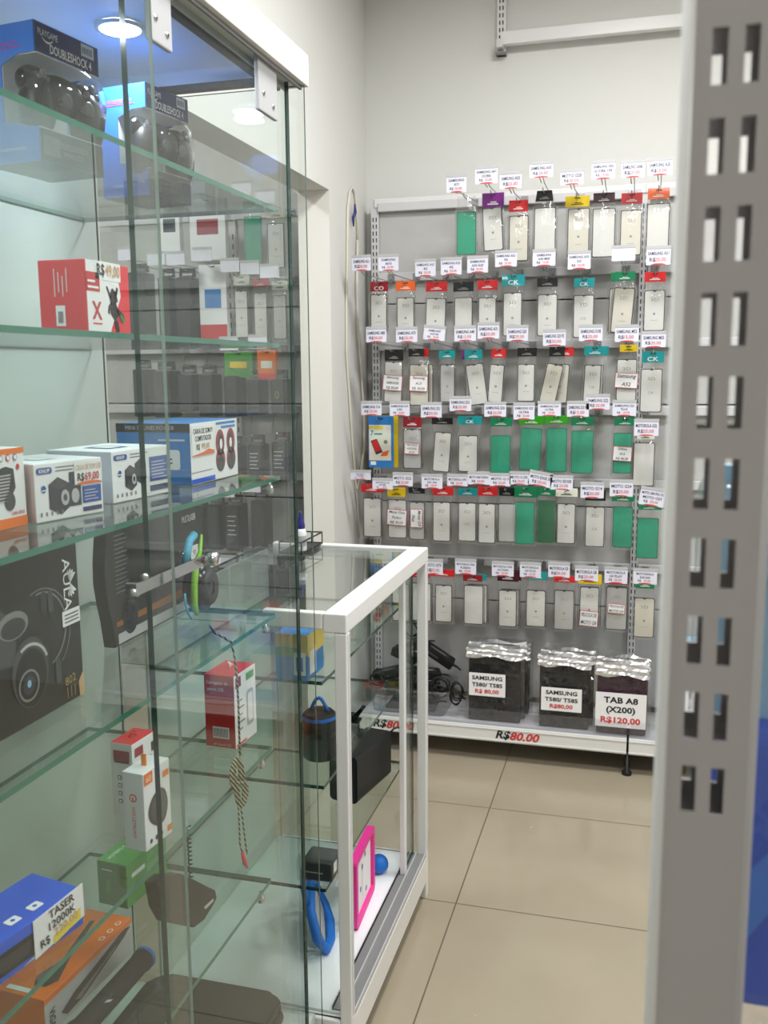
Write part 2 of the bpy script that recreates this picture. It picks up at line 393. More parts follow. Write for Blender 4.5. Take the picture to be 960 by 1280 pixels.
def hook(xh, zh, zbar, tagc, tw, th, lines, tilt, label, group, tag=True):
    """hook root on its rail; lower prong carries the packs, upper prong the tag"""
    t = thing('price_tag_hook' if tag else 'wire_hook', label, 'hook', (xh, GY, zbar), 0, group)
    lo = Vector((xh, GY, zbar)); L = lambda p: Vector(p)-lo
    b = MB()
    b.box((-.014, -.003, -.014), (.014, -.0005, .012), 'wire_steel', .001)
    b.tube([L((xh, GY, zbar-.006)), L((xh, GY-.03, zh)), L((xh, PY-.05, zh)), L((xh, PY-.062, zh+.008))], .0021, 'wire_steel', 6)
    tb = Vector((tagc.x, TY, tagc.z-th/2))
    if tag: b.tube([L((xh+.007, GY, zbar+.006)), L((xh+.007, GY-.03, zh+.018)), L((tagc.x+.006, TY+.05, (zh+.02+tb.z)/2)), L((tagc.x+.006, TY+.003, tb.z+.002)), L((tagc.x-.006, TY+.003, tb.z+.002)), L((tagc.x-.004, TY+.05, (zh+.02+tb.z)/2))], .0018, 'wire_steel', 6)
    b.build('wire', t)
    if not tag: return t
    o = make_tag(lines, tw, th).build('price_tag', t); o.location = L((tagc.x, TY, tagc.z)); o.rotation_euler = (0, math.radians(tilt), 0)
    return t

# ---- film packs
HC = {'red': 'card_red', 'darkred': 'card_darkred', 'orange': 'card_orange', 'black': 'card_black', 'purple': 'card_purple', 'yellow': 'card_yellow', 'teal': 'card_teal', 'green': 'card_green', 'lime': 'card_lime', 'white': 'card_white', 'plum': 'card_plum'}
FC = {'w': ('film_white', 'film_edge'), 'c': ('film_warm', 'film_edge'), 'g': ('film_grey', 'film_edge'), 'G': ('film_green', 'film_green_dark'), 'D': ('film_green_dark', 'film_green_dark'), 'n': ('film_white', 'film_grey')}
def film_mesh(w, h, kind, mark, thick):
    face, edge = FC[kind]
    b = MB(); M = FRONT((0, 0, 0))
    b.prism(rr(w, h, .006, 3), M, thick, edge)
    iw, ih = w-.006, h-.006
    pts = rr(iw, ih, .0045, 3); n = 4
    if kind in 'wcg' and mark != 'plain':
        k = n                                     # after the first (top right) corner
        top = ih/2
        pts = pts[:k]+[(.006, top), (.0035, top-.0028), (0, top-.0036), (-.0035, top-.0028), (-.006, top)]+pts[k:]
    b.poly(pts, M, face, .0005)
    if kind in 'wcgn':
        if mark in ('3D', 'std'): b.text('3D', M, .0115, 'ink_grey', y=h*.27, sx=1.5)
        if mark == '3D': b.text('CK', M, .009, 'ink_grey', y=-h*.05, sx=1.3)
        elif mark == 'std':
            b.poly(ell(.0045, .0045, 10, 0, -h*.08), M, 'ink_grey', .0007); b.rect(-.012, -h*.24, .012, -h*.24+.0012, M, 'ink_grey', .0007)
    return b
def sticker_mesh(w, h, lines):
    b = MB(); M = FRONT((0, 0, 0))
    b.prism(rr(w, h, .002, 2), M, .0008, 'ink_red'); b.rect(-w/2+.0018, -h/2+.0018, w/2-.0018, h/2-.0018, M, 'paper_white', .0004)
    for i, l in enumerate(lines):
        y = h/2-h*(i+.5)/len(lines)
        b.text(l, M, h*.5/len(lines), 'ink_red' if (i == len(lines)-1 and 'R$' not in l and l[0].isdigit()) else 'ink_black', maxw=w*.84, y=y, shear=.2, z=.0008, bold=.008)
    return b
def film_pack(hd, hcol, fl, kind, label, group, tilt=0, mark='std', stick=None, dy=0.0, dx=0.0, thick=.003, hmark=None, wedge=False):
    """hd,fl: measured boxes (x0,x1,y0,y1) of the header card and the film"""
    Y = PY+dy
    a = at(1, PY, hd[0], hd[2]); c = at(1, PY, hd[1], hd[3])
    hw, hh = c.x-a.x, a.z-c.z
    xh, zt = (a.x+c.x)/2+dx, a.z
    root = thing('hanging_film_pack', label, 'film pack', (xh, Y, zt-.007), 0, group)
    fa = at(1, PY, fl[0], fl[2]); fc = at(1, PY, fl[1], fl[3])
    fx, fz = (fa.x+fc.x)/2-(xh-dx), (fa.z+fc.z)/2-(zt-.007); fw, fh = fc.x-fa.x, fa.z-fc.z
    if hcol:
        b = MB(); M = FRONT((0, -.004, 0)); zc = .007-hh/2
        out = [(-hw/2, zc-hh/2), (hw/2, zc-hh/2), (hw/2*(.82 if wedge else 1), zc+hh/2), (-hw/2*(.82 if wedge else 1), zc+hh/2)]
        b.prism(out, M, .0075, HC[hcol]); b.poly(rr(.02, .004, .0019, 3, 0, 0), M, 'slot_dark', .0004)
        ink = 'paper_white' if hcol not in ('yellow', 'white') else 'ink_black'
        if hmark: b.text(hmark, M, hh*.4, ink, y=zc-hh*.18, bold=.01, sx=1.3)
        else:
            b.rect(-hw*.26, zc-hh*.3, hw*.24, zc-hh*.22, M, ink if hcol != 'black' else 'ink_grey', .0005); b.rect(-hw*.12, zc-hh*.16, hw*.16, zc-hh*.1, M, ink if hcol != 'black' else 'ink_grey', .0005)
        b.build('header_card', root)
    o = film_mesh(fw, fh, kind, mark, thick).build('film', root); o.location = (fx, -.001, fz); o.rotation_euler = (0, math.radians(tilt), 0)
    # clear bag: a thin closed pillow from the header down past the film
    b = MB(); R = Matrix.Translation((fx, 0, fz))@Matrix.Rotation(math.radians(tilt), 4, 'Y')
    bw = max(hw, fw+.012) if abs(tilt) < 3 else fw+.014
    ztop = .007-(hh if hcol else .0)
    rows = [[Vector((-hw/2, 0, ztop)), Vector((hw/2, 0, ztop))], [Vector((-hw/2*.98, 0, ztop*.5+(fz+fh/2)*.5)), Vector((hw/2*.98, 0, ztop*.5+(fz+fh/2)*.5))],
            [R@Vector((-bw/2, 0, fh/2)), R@Vector((bw/2, 0, fh/2))], [R@Vector((-bw/2, 0, 0)), R@Vector((bw/2, 0, 0))], [R@Vector((-bw/2, 0, -fh/2-.009)), R@Vector((bw/2, 0, -fh/2-.009))]]
    dep = [.004, .005, .0075, .008, .0015]; k = b.mi('bag'); F, B = [], []
    for (l, r), d in zip(rows, dep):
        F.append([b.bm.verts.new(p) for p in (l, l.lerp(r, .08)+Vector((0, -d, 0)), l.lerp(r, .5)+Vector((0, -d*1.1, 0)), l.lerp(r, .92)+Vector((0, -d, 0)), r)])
        B.append([F[-1][0]]+[b.bm.verts.new(p) for p in (l.lerp(r, .08)+Vector((0, d, 0)), l.lerp(r, .92)+Vector((0, d, 0)))]+[F[-1][-1]])
    for S in (F, B):
        for i in range(len(S)-1):
            for j in range(len(S[0])-1):
                q = [S[i][j], S[i+1][j], S[i+1][j+1], S[i][j+1]]
                f = b.bm.faces.new(q if S is F else q[::-1]); f.material_index = k; f.smooth = True
    b.build('bag', root)
    if stick:
        (y0, y1, lines, sw, vert) = stick
        s0, s1 = at(1, PY, (fl[0]+fl[1])/2, y0), at(1, PY, (fl[0]+fl[1])/2, y1)
        w, h = fw*sw, s0.z-s1.z
        o = sticker_mesh(*((w, h) if not vert else (h, w)), lines).build('price_sticker', root)
        o.location = (fx, -.0105, (s0.z+s1.z)/2-(zt-.007)); o.rotation_euler = (0, math.radians(tilt+(90 if vert else 3)), 0)
    return root
# measured tables, one per hook row: tag box, tag lines, header box, header colour, film box, film kind, options
ROWS = [
 [((558, 583, 219.5, 240), ['SAMSUNG', 'A71', '20,00'], (572, 594, 246, 256), None, (571, 595, 265, 318), 'G', dict(mark='plain')),
  ((594, 622, 209, 229), ['SAMSUNG A01', 'CORE', '20,00'], (603, 630, 242, 259), 'purple', (604, 628, 260, 313), 'w', dict(tilt=-3, mark='std', thick=.012)),
  ((625, 652, 216, 235), ['SAMSUNG A03S', '20,00'], (636.5, 660, 251, 264), 'red', (636.5, 660, 270, 326), 'c', {}),
  ((662, 691, 203.5, 221), ['SAMSUNG A03', '20,00'], (669.5, 692, 239, 251), 'black', (668, 694, 260, 324), 'w', dict(mark='plain', wedge=True)),
  ((701, 729, 213, 230), ['MOTO G20', '20,00'], (707, 737, 246, 258), 'yellow', (710, 736, 261, 321), 'c', {}),
  ((740, 768.5, 202, 223), ['SAMSUNG A05', 'SCORE 10S', '15,00'], (742, 768.5, 242, 253), 'plum', (741, 768, 261, 321), 'w', dict(mark='plain')),
  ((777, 805, 201.5, 221), ['SAMSUNG A04E', '20,00'], (777, 803, 242, 254), 'red', (776, 801, 263, 319), 'c', {}),
  ((810, 840, 199, 218), ['SAMSUNG A30', '15,00'], (810, 837, 236, 248), 'orange', (809, 835.5, 255, 316), 'w', dict(mark='plain'))],
 [((440, 463.5, 320, 338), ['SAMSUNG A21', '20,00'], (463, 485, 352.5, 364), 'darkred', (463, 484, 368, 415), 'w', dict(hmark='CO')),
  ((473, 498, 319, 338), ['SAMSUNG', 'A01S', '20,00'], (495, 519, 352, 363), 'orange', (496, 518, 372, 416), 'w', {}),
  ((519, 544.5, 325, 345), ['SAMSUNG A32', '4G', '20,00'], (532.5, 559, 352.5, 364), 'red', (532, 557, 373, 422), 'w', dict(tilt=2)),
  ((551, 577, 323, 343), ['SAMSUNG A22', '4G', '20,00'], (567, 592, 353, 364), 'black', (568, 590.5, 372, 416), 'w', dict(mark='plain')),
  ((584, 610, 321, 340.5), ['SAMSUNG', 'A30 A20', '20,00'], (597, 622, 350.5, 362), 'red', (598, 620, 372, 418), 'w', {}),
  ((619, 646, 314, 333), ['SAMSUNG A52', '5G', '20,00'], (628, 656, 344, 357), 'teal', (629, 652, 366, 420), 'w', dict(hmark='CK')),
  ((666, 694, 313, 332), ['SAMSUNG', 'A30 M30', '15,00'], (672, 697, 348, 358), 'black', (672, 696, 368, 420), 'w', {}),
  ((710, 738, 315, 336), ['SAMSUNG A33', '5G', '20,00'], (718, 743, 348, 358.5), 'teal', (717, 741.5, 369, 422), 'w', dict(hmark='CK', mark='3D')),
  ((765, 794, 308, 325.5), [], (768.5, 794, 340, 350.5), 'green', (766, 790.5, 360, 416), 'c', dict(tilt=4, behind=-.014)),
  ((808, 838, 309, 330.5), ['SAMSUNG A51', '20,00'], (806, 832, 340.5, 352), 'red', (805.5, 830, 363, 413.5), 'w', {})],
 [((457.5, 483, 409.5, 427.5), ['SAMSUNG A80', '20,00'], (481, 504, 437, 451), 'black', (480, 503, 452, 503), 'w', dict(tilt=2, stick=(469, 488, ['Samsung', 'A80/A90', 'R$ 30,00'], 1.05, 0))),
  ((495, 521.5, 409.5, 427.5), ['SAMSUNG A70', '20,00'], (511, 530, 436, 445.5), 'black', (512, 536, 455.5, 507), 'c', dict(stick=(469.5, 489, ['Samsung', 'A13', 'R$ 30,00'], .95, 0), behind=.012, bcol='red')),
  ((529.5, 556.5, 408, 425), ['SAMSUNG', 'A10 4G', '20,00'], (549, 569, 438, 448), 'teal', (550, 568.5, 455.5, 503), 'g', {}, 6),
  ((568, 595, 408, 426), ['SAMSUNG A40', '15,00'], (581, 603, 437, 449), 'teal', (585, 607, 455, 506), 'w', dict(tilt=-8, behind=-.014, bcol='purple')),
  ((597, 624, 404, 423), ['SAMSUNG A31', '20,00'], (614.5, 632.5, 436, 447), 'red', (611, 629, 455.5, 503), 'w', dict(tilt=4)),
  ((633.5, 660, 407.5, 426), ['SAMSUNG S20', '20,00'], (647, 671, 435, 445.5), 'black', (647, 668, 455, 502), 'w', {}),
  ((679, 707, 413, 432), ['SAMSUNG S20 FE', '20,00'], (687, 706, 434, 445.5), 'black', (679, 699, 455, 504), 'c', dict(tilt=12, behind=.03, bcol='red')),
  ((724, 753, 407, 426), ['SAMSUNG S10E', '20,00'], (730.5, 757.5, 433, 444), 'teal', (730, 750, 456, 507), 'w', dict(tilt=2, mark='3D', behind=.008)),
  ((769, 798, 407, 427), ['SAMSUNG M52', '15,00'], (775, 796.5, 431, 439.5), 'yellow', (771, 795, 449, 501), 'w', dict(stick=(466, 485, ['Samsung', 'A52'], 1.12, 0))),
  ((802.5, 832, 415, 434), ['SAMSUNG M55', '20,00'], (802.5, 830, 439.5, 453), 'teal', (801, 826.5, 461, 515.5), 'w', dict(hmark='CK', mark='3D'))],
 [((451.5, 477, 502, 519), ['SAMSUNG S10', '20,00'], None, None, None, 'boxed', {}),
  ((487, 512, 502, 520), ['SAMSUNG S10', 'LITE', '20,00'], (504, 527, 521, 534), 'darkred', (504, 527, 536, 586), 'g', dict(stick=(553.5, 567.5, ['PELICULA', 'A10 LITE', '30,00'], .8, 0))),
  ((526, 552, 503.5, 522), ['SAMSUNG S21', '20,00'], (540, 566, 522, 530.5), 'black', (542, 563, 540, 590), 'w', dict(tilt=4)),
  ((562, 589, 496, 514), ['SAMSUNG S23', '20,00'], (572.5, 602.5, 520, 530.5), 'teal', (573, 597, 544, 590), 'w', dict(hmark='CK')),
  ((605.5, 632.5, 503, 521), ['SAMSUNG S24', '20,00'], (613, 640, 522, 533), 'green', (613, 638, 544, 592), 'G', {}),
  ((642, 668, 504, 524.5), ['SAMSUNG S22', 'ULTRA', '20,00'], (649, 680, 520, 531), 'lime', (650, 676, 535, 588), 'G', dict(tilt=3)),
  ((672.5, 701, 502, 520), ['SAMSUNG S24', 'ULTRA', '20,00'], (681, 711, 519, 530), 'lime', (683, 708, 535, 590), 'G', {}),
  ((709, 736, 502, 521), ['SAMSUNG S23 FE', '15,00'], (714, 742, 521, 532), 'green', (714.5, 741, 538, 592), 'G', {}),
  ((733, 762, 493.5, 512), ['SAMSUNG S22', '20,00'], None, None, None, None, {}),
  ((766, 795, 501, 520), ['SAMSUNG S22', 'PLUS', '20,00'], (768, 795, 522, 532), 'green', (767, 789, 541, 592), 'G', dict(stick=(558, 576, ['Galaxy', 'A15', 'R$ 40,00'], 1.0, 0))),
  ((793, 823, 524.5, 545), ['MOTOROLA G32', '20,00'], (796, 818, 541, 549), 'white', (792, 817, 553, 608), 'w', dict(mark='plain'))],
 [((438, 463.5, 588, 600), ['MOTOROLA', 'POWER', '20,00'], (451.5, 478, 604, 615.5), 'red', (454, 477, 622, 671.5), 'w', {}),
  ((465.5, 491, 598, 612), ['MOTOROLA G8', 'POWER', '20,00'], (484.5, 507, 609, 621), 'yellow', (485, 508.5, 624, 673), 'w', dict(stick=(636.5, 656, ['Moto One', 'Fusion', 'R$ 30,00'], 1.05, 0))),
  ((491, 516, 591, 608), ['MOTO G22', '20,00'], (511, 531, 609, 617), 'black', (511.5, 531, 627, 675), 'g', dict(stick=(636, 659, ['Moto G9', 'Plus'], .78, 1))),
  ((527, 553, 593, 611), ['MOTOROLA', 'G31 G41', '20,00'], (541, 566.5, 608, 619.5), 'red', (541, 563, 627, 677), 'w', {}),
  ((559, 584.5, 593, 608), ['MOTOROLA G42', '20,00'], (573, 596.5, 610, 619.5), 'teal', (573, 595, 628, 677), 'w', dict(mark='3D')),
  ((585, 612, 590, 606), ['MOTO G60 FUSION', '20,00'], (598, 622, 608, 620), 'red', (598, 619, 629, 679.5), 'w', {}),
  ((612, 638, 592, 608), ['MOTO G13', '20,00'], (624.5, 643, 609, 620), 'black', (623, 645, 629, 678), 'g', dict(mark='plain')),
  ((637, 661, 590, 606), ['MOTO G 200', '20,00'], (642, 672.5, 608, 622), 'green', (643, 668, 627, 680.5), 'G', {}),
  ((661, 690, 590, 608), ['MOTO EDGE 30', '20,00'], (672, 694, 609, 620), 'green', (672, 693, 625.5, 679), 'D', dict(thick=.012), 10),
  ((688, 716, 594.5, 612.5), ['MOTO EDGE', '20,00'], (695, 722, 610, 621), 'white', (696.5, 718.5, 629, 680), 'w', {}),
  ((726, 754.5, 603, 623), ['MOTO G14', '20,00'], (732, 757, 612, 626), 'black', (732, 755, 633, 684), 'w', dict(mark='3D')),
  ((762.5, 791, 600, 621), ['MOTO G24', '20,00'], (765, 793, 618, 627), 'green', (766.5, 790, 633, 685), 'G', {}),
  ((800, 831, 610, 633), ['MOTO G84 PRO 5G', 'MOTO G23', '20,00'], (798, 826.5, 629, 637.5), 'green', (796.5, 822, 647, 698.5), 'G', {}, 8)],
 [((478, 503, 699, 717), ['MOTO E40', '20,00'], (489, 512, 712, 722), 'red', (490, 512, 729, 777), 'w', {}),
  ((504, 529, 699, 717), ['MOTO E22', '20,00'], (514, 537, 712, 722), 'red', (515, 539, 728, 777), 'w', {}),
  ((530, 553.5, 699, 718.5), ['MOTO G72', '20,00'], (538, 568, 711, 721), 'red', (544, 565, 730.5, 778), 'w', {}),
  ((569, 595, 699, 718.5), ['MOTOROLA G62', 'FUSION', '20,00'], (579, 603, 718, 727), 'darkred', (580, 604, 731, 781), 'w', dict(mark='plain', behind=.012, bcol='teal')),
  ((615, 642, 702, 721), ['MOTOROLA ONE', 'ACTION', '20,00'], (622, 648, 713, 727), 'plum', (623.5, 645.5, 737, 784), 'w', dict(behind=.008)),
  ((650, 676, 703, 722.5), ['MOTOROLA', 'G9 PLUS', '20,00'], (660, 684, 714, 725), 'teal', (658, 681.5, 737, 784), 'w', {}),
  ((685.5, 712, 703, 722.5), ['MOTOROLA G9', '20,00'], (693, 719, 719, 728.5), 'red', (693, 717, 737, 788), 'g', {}),
  ((719, 747.5, 707.5, 727), ['MOTOROLA G8', '20,00'], (723, 752, 717, 730.5), 'yellow', (725, 748, 733, 783.5), 'w', dict(thick=.01, stick=(763, 782, ['PELICULA DE', 'MOTO G8'], .95, 0))),
  ((756, 784, 709, 730), ['MOTOROLA', 'G9 PLAY', '20,00'], (758, 784, 722, 731), 'darkred', (758, 783, 733, 788), 'g', dict(stick=(754, 766, ['PELICULA DE', 'MOTO G9'], .8, 0), behind=.002)),
  ((792, 821, 711, 731), ['MOTOROLA', 'E20 E40', '20,00'], (795, 818, 723, 736), 'green', (793, 817, 746.5, 797.5), 'c', dict(mark='std'))]]
ROWN = ['top', 'second', 'third', 'fourth', 'fifth', 'lowest']
CN = {'darkred': 'dark red', 'plum': 'plum'}
FN = {'w': 'white', 'c': 'cream', 'g': 'grey', 'G': 'green', 'D': 'dark green'}
for ri, row in enumerate(ROWS):
    np_ = 0
    for ci, ent in enumerate(row):
        tg, lines, hd, hcol, fl, kind, opt = ent[:7]; ttilt = ent[7] if len(ent) > 7 else 0
        pos = (ORD[ci]+' from left' if ci else 'leftmost')+' on the '+ROWN[ri]+' hook row'
        a, c = at(1, TY, tg[0], tg[2]), at(1, TY, tg[1], tg[3])
        tc = Vector(((a.x+c.x)/2, TY, (a.z+c.z)/2))
        if kind == 'boxed': h0 = at(1, PY, 476, 522)
        elif hd: h0 = at(1, PY, (hd[0]+hd[1])/2, hd[2])
        else: h0 = at(1, PY, (tg[0]+tg[1])/2-2, tg[3]+10)
        hook(h0.x, h0.z-.007, rowz[ri], tc, c.x-a.x, a.z-c.z, lines, ttilt, ('wire hook with '+('blank white' if not lines else 'printed white')+' price tag, '+pos), 'price tag hooks on the hook rows')
        if kind in FN or kind == 'boxed':
            pos = (ORD[np_]+' from left' if np_ else 'leftmost')+' on the '+ROWN[ri]+' hook row'; np_ += 1
        if kind in FN:
            o = dict(opt); beh = o.pop('behind', None); bcol = o.pop('bcol', None)
            desc = FN[kind]+' screen film with '+((CN.get(hcol, hcol)+' header card') if hcol else 'clear bag and no header')
            film_pack(hd, hcol, fl, kind, desc+', '+pos, 'screen film packs on the hook rows', **o)
            if beh is not None:
                o.pop('stick', None); o['tilt'] = o.get('tilt', 0)*.3
                film_pack(hd, bcol or hcol, fl, kind, CN.get(bcol or hcol, bcol or hcol)+' header film pack half hidden behind the one '+pos.replace(' on the ', ', '), 'screen film packs on the hook rows', dy=.022, dx=beh, **o)
# boxed blue and yellow pack, leftmost of the fourth row, and the yellow one behind it
def boxed(dx, dy, label, yellow):
    a, c = at(1, PY, 461, 520), at(1, PY, 492, 584.5); w, h = c.x-a.x, a.z-c.z
    t = thing('hanging_box_pack', label, 'film pack', ((a.x+c.x)/2+dx, PY+dy, a.z-.006), 0, 'boxed films on the fourth hook row')
    b = MB(); M = FRONT((0, -.006, 0)); zc = .006-h/2
    b.prism(rr(w, h, .003, 2, 0, zc), M, .012, 'card_yellow' if yellow else 'box_sky'); b.poly(rr(.02, .005, .002, 3, 0, -.004), M, 'slot_dark', .0004)
    if not yellow:
        b.rect(-w*.5+.002, zc-h*.36, w*.42, zc+h*.33, M, 'card_white', .0004); b.rect(-w*.5+.002, zc-h*.06, w*.42, zc-h*.36, M, 'film_warm', .0006)
        b.rect(-w*.46, zc+h*.25, -w*.32, zc+h*.31, M, 'card_yellow', .0008); b.rect(-w*.28, zc+h*.25, w*.1, zc+h*.31, M, 'yellow_hi', .0008)
        b.text('7', M, h*.1, 'card_teal', x=-w*.36, y=zc+h*.17, bold=.02); b.rect(-w*.26, zc+h*.14, w*.06, zc+h*.17, M, 'card_teal', .0008)
        b.poly([(-w*.42, zc+h*.02), (-w*.16, zc+h*.06), (w*.08, zc-h*.2), (-w*.2, zc-h*.25)], M, 'print_dark', .0009); b.poly([(-w*.38, zc+h*.01), (-w*.17, zc+h*.04), (w*.02, zc-h*.16), (-w*.2, zc-h*.2)], M, 'card_red', .0011)
        b.poly([(w*.08, zc-h*.2), (w*.34, zc-h*.16), (w*.26, zc-h*.27), (-w*.02, zc-h*.28)], M, 'card_orange', .001)
        b.poly(ell(.008, .008, 12, w*.2, zc), M, 'mid_grey', .0008); b.rect(-w*.42, zc-h*.45, -w*.2, zc-h*.38, M, 'paper_white', .0008)
    b.build('carton', t)
boxed(0, 0, 'blue and cream boxed film leftmost on the fourth hook row', False)
boxed(.014, .02, 'yellow boxed film behind the blue one on the fourth hook row', True)
# ================================================================ the gondola beyond the doorway, seen through the glass cabinet
UX2 = [-2.68, -1.68, -1.262]
G2 = thing('wall_gondola', 'white metal shop gondola beyond the doorway, seen through the glass cabinet', 'gondola', (UX2[0], YB-.06, 0))
g2 = UX2[0]
for x in UX2:
    b = MB(); b.box((x-g2-.022, -.03, 0), (x-g2+.022, .0, 2.12), 'metal_white', .002); slots(b, x-g2, -.0304, .2, 2.05, .04, .022, .01, .006); b.build('upright', G2)
for k in range(2):
    x0, x1 = UX2[k]-g2+.0225, UX2[k+1]-g2-.0225
    for (z0, z1) in ((.16, .56), (.562, .96), (.962, 1.36), (1.362, 1.76), (1.762, 2.1)):
        b = MB(); b.box((x0, -.012, z0+.0015), (x1, 0, z1-.0015), 'panel_grey', .002); b.build('back_panel', G2)
    for z in rowz:
        b = MB(); b.box((x0, GY-gy, z-.017), (x1, GY-gy+.022, z+.017), 'metal_pale', .003)
        for xx in (x0+.006, x1-.006): b.box((xx-.004, GY-gy+.02, z-.012), (xx+.004, -.024, z+.012), 'metal_pale')
        b.build('hook_rail', G2)
    b = MB(); b.box((x0, -.03, .0), (x1, -.002, .158), 'metal_white', .003); b.build('kick_panel', G2)
def plane_pt(px, py, Y): return at(1, Y, px, py)
def black_pack(x, z, w, h, d, label, kind):
    """dark pouch hanging from its header; kind picks the printed mark"""
    t = thing('hanging_case_pack', label, 'case pack', (x, PY, z), 0, 'black case packs beyond the doorway')
    b = MB(); b.prism([(-w*.5, -.028), (w*.5, -.028), (w*.46, .008), (-w*.46, .008)], FRONT((0, -.003, 0)), .006, 'card_black'); b.poly(rr(.02, .004, .0019, 3), FRONT((0, -.003, 0)), 'slot_dark', .0004)
    b.rect(-w*.3, -.02, w*.3, -.012, FRONT((0, -.003, 0)), 'paper_white' if kind == 'tag' else 'mid_grey', .0005); b.build('header_card', t)
    b = MB(); b.box((-w*.5, -d/2, -.03-h), (w*.5, d/2, -.03), 'pouch_black', min(.008, d*.3))
    M = FRONT((0, -d/2, 0)); b.prism(rr(w*.78, h*.86, .006, 3, 0, -.03-h/2), FRONT((0, -d/2-.002, 0)), .004, 'pouch_panel')
    if kind == 'ring': b.poly(ell(w*.16, w*.26, 16, 0, -.03-h*.45), M, 'gold_ink', .0028); b.poly(ell(w*.11, w*.2, 16, 0, -.03-h*.45), M, 'charcoal', .0032)
    if kind == 'text':
        for q in range(5): b.rect(-w*.3, -.03-h*(.25+.1*q), w*(.3-.1*(q % 2)), -.03-h*(.25+.1*q)+.004, M, 'light_grey', .0026)
    b.build('pouch', t)
    b = MB(); b.prism([(-w*.42, -.03), (w*.42, -.03), (w*.12, -.012), (-w*.12, -.012)], FRONT((0, -d*.3, 0)), .012, 'bag'); b.build('bag_neck', t)
    return t
RB = [  # rows of (px0, px1, py top, py bottom, kind) as seen through the cabinet glass
 ('second', [(164, 190, 330, 422, ''), (203, 222, 336, 424, 'tag'), (224, 248, 336, 424, 'tag')]),
 ('third', [(172, 192, 450, 520, ''), (197, 222, 452, 521, ''), (228, 248, 456, 514, ''), (253, 273, 456, 520, ''), (285, 304, 458, 520, ''), (313, 331, 462, 517, ''), (343, 361, 462, 516, 'ring')]),
 ('fourth', [(202, 222, 545, 618, ''), (236, 256, 545, 618, ''), (285, 305, 545, 606, 'ring'), (314, 333, 543, 600, 'text'), (344, 364, 540, 600, 'text')]),
 ('fifth', [(168, 190, 622, 690, ''), (200, 222, 620, 690, ''), (240, 262, 620, 685, ''), (264, 283, 618, 685, ''), (286, 306, 618, 686, 'text'), (318, 337, 612, 686, '')]),
 ('lowest', [(166, 190, 705, 770, ''), (200, 224, 705, 770, ''), (262, 282, 704, 752, ''), (288, 308, 704, 750, ''), (311, 333, 702, 746, ''), (338, 357, 700, 745, '')])]
for rn, items in RB:
    items = sorted(items, key=lambda q: q[0])
    ri = ROWN.index(rn)
    for i, (a, c, y0, y1, kd) in enumerate(items):
        p, q = plane_pt(a, y0, PY), plane_pt(c, y1, PY)
        w = abs(p.x-q.x); x = (p.x+q.x)/2; zt = p.z; h = zt-q.z
        pos = (ORD[i]+' from left' if i else 'leftmost')+' on '+rn+' row beyond the doorway'
        black_pack(x, zt-.008, w, h-.036, .095, 'black case pack'+{'': '', 'tag': ' with white strip', 'ring': ' with gold ring', 'text': ' with printed text'}[kd]+', '+pos, kd)
        hook(x, zt-.008, rowz[ri], Vector((x, TY, zt+.028)), .078, .05, [], 0, ('plain' if rn in ('third', 'fourth') else 'blank-tag')+' wire hook over case pack, '+pos, 'hooks of the case packs beyond the doorway', tag=rn not in ('third', 'fourth'))
def carton_hung(a, c, y0, y1, cols, name, label, txt=None):
    p, q = plane_pt(a, y0, PY), plane_pt(c, y1, PY); w = abs(p.x-q.x); x = (p.x+q.x)/2; h = p.z-q.z
    t = thing(name, label, 'boxed pack', (x, PY, p.z-.008), 0)
    b = MB(); M = FRONT((0, -.016, 0)); b.box((-w/2, -.016, .008-h), (w/2, .016, .008), cols[0], .002)
    b.rect(-w/2+.001, .008-h+.001, w/2-.001, .008-h*.8, M, cols[1], .0005); b.rect(-w*.3, -h*.55, w*.3, -h*.3, M, cols[2], .0005); b.poly(rr(.022, .006, .002, 3), M, 'slot_dark', .0006)
    b.build('carton', t)
    k = min(range(6), key=lambda i: abs(rowz[i]-p.z))
    hook(x, p.z-.008, rowz[k], Vector((x, TY, p.z+.03)), .078, .05, [], 0, 'wire hook with blank tag over the '+label.split(' on the ')[0].split(' beyond')[0].split(' hanging')[0]+' beyond the doorway', 'price tag hooks beyond the doorway')
carton_hung(250, 287, 332, 424, ('box_white', 'box_red_deep', 'box_sky'), 'hanging_carton', 'white carton with red base on the second row beyond the doorway')
carton_hung(282, 318, 440, 472, ('box_green', 'card_lime', 'card_yellow'), 'hanging_carton', 'green carton with yellow panel beyond the doorway')
carton_hung(323, 347, 438, 474, ('box_orange', 'box_red', 'card_white'), 'hanging_carton', 'orange carton hanging right of the green one beyond the doorway')
carton_hung(238, 285, 250, 325, ('box_white', 'box_white', 'print_crimson'), 'hanging_carton', 'white carton with crimson panel on the top row beyond the doorway')
carton_hung(200, 228, 252, 318, ('box_white', 'box_white', 'print_dark'), 'hanging_carton', 'white carton with dark panel on the top row beyond the doorway')
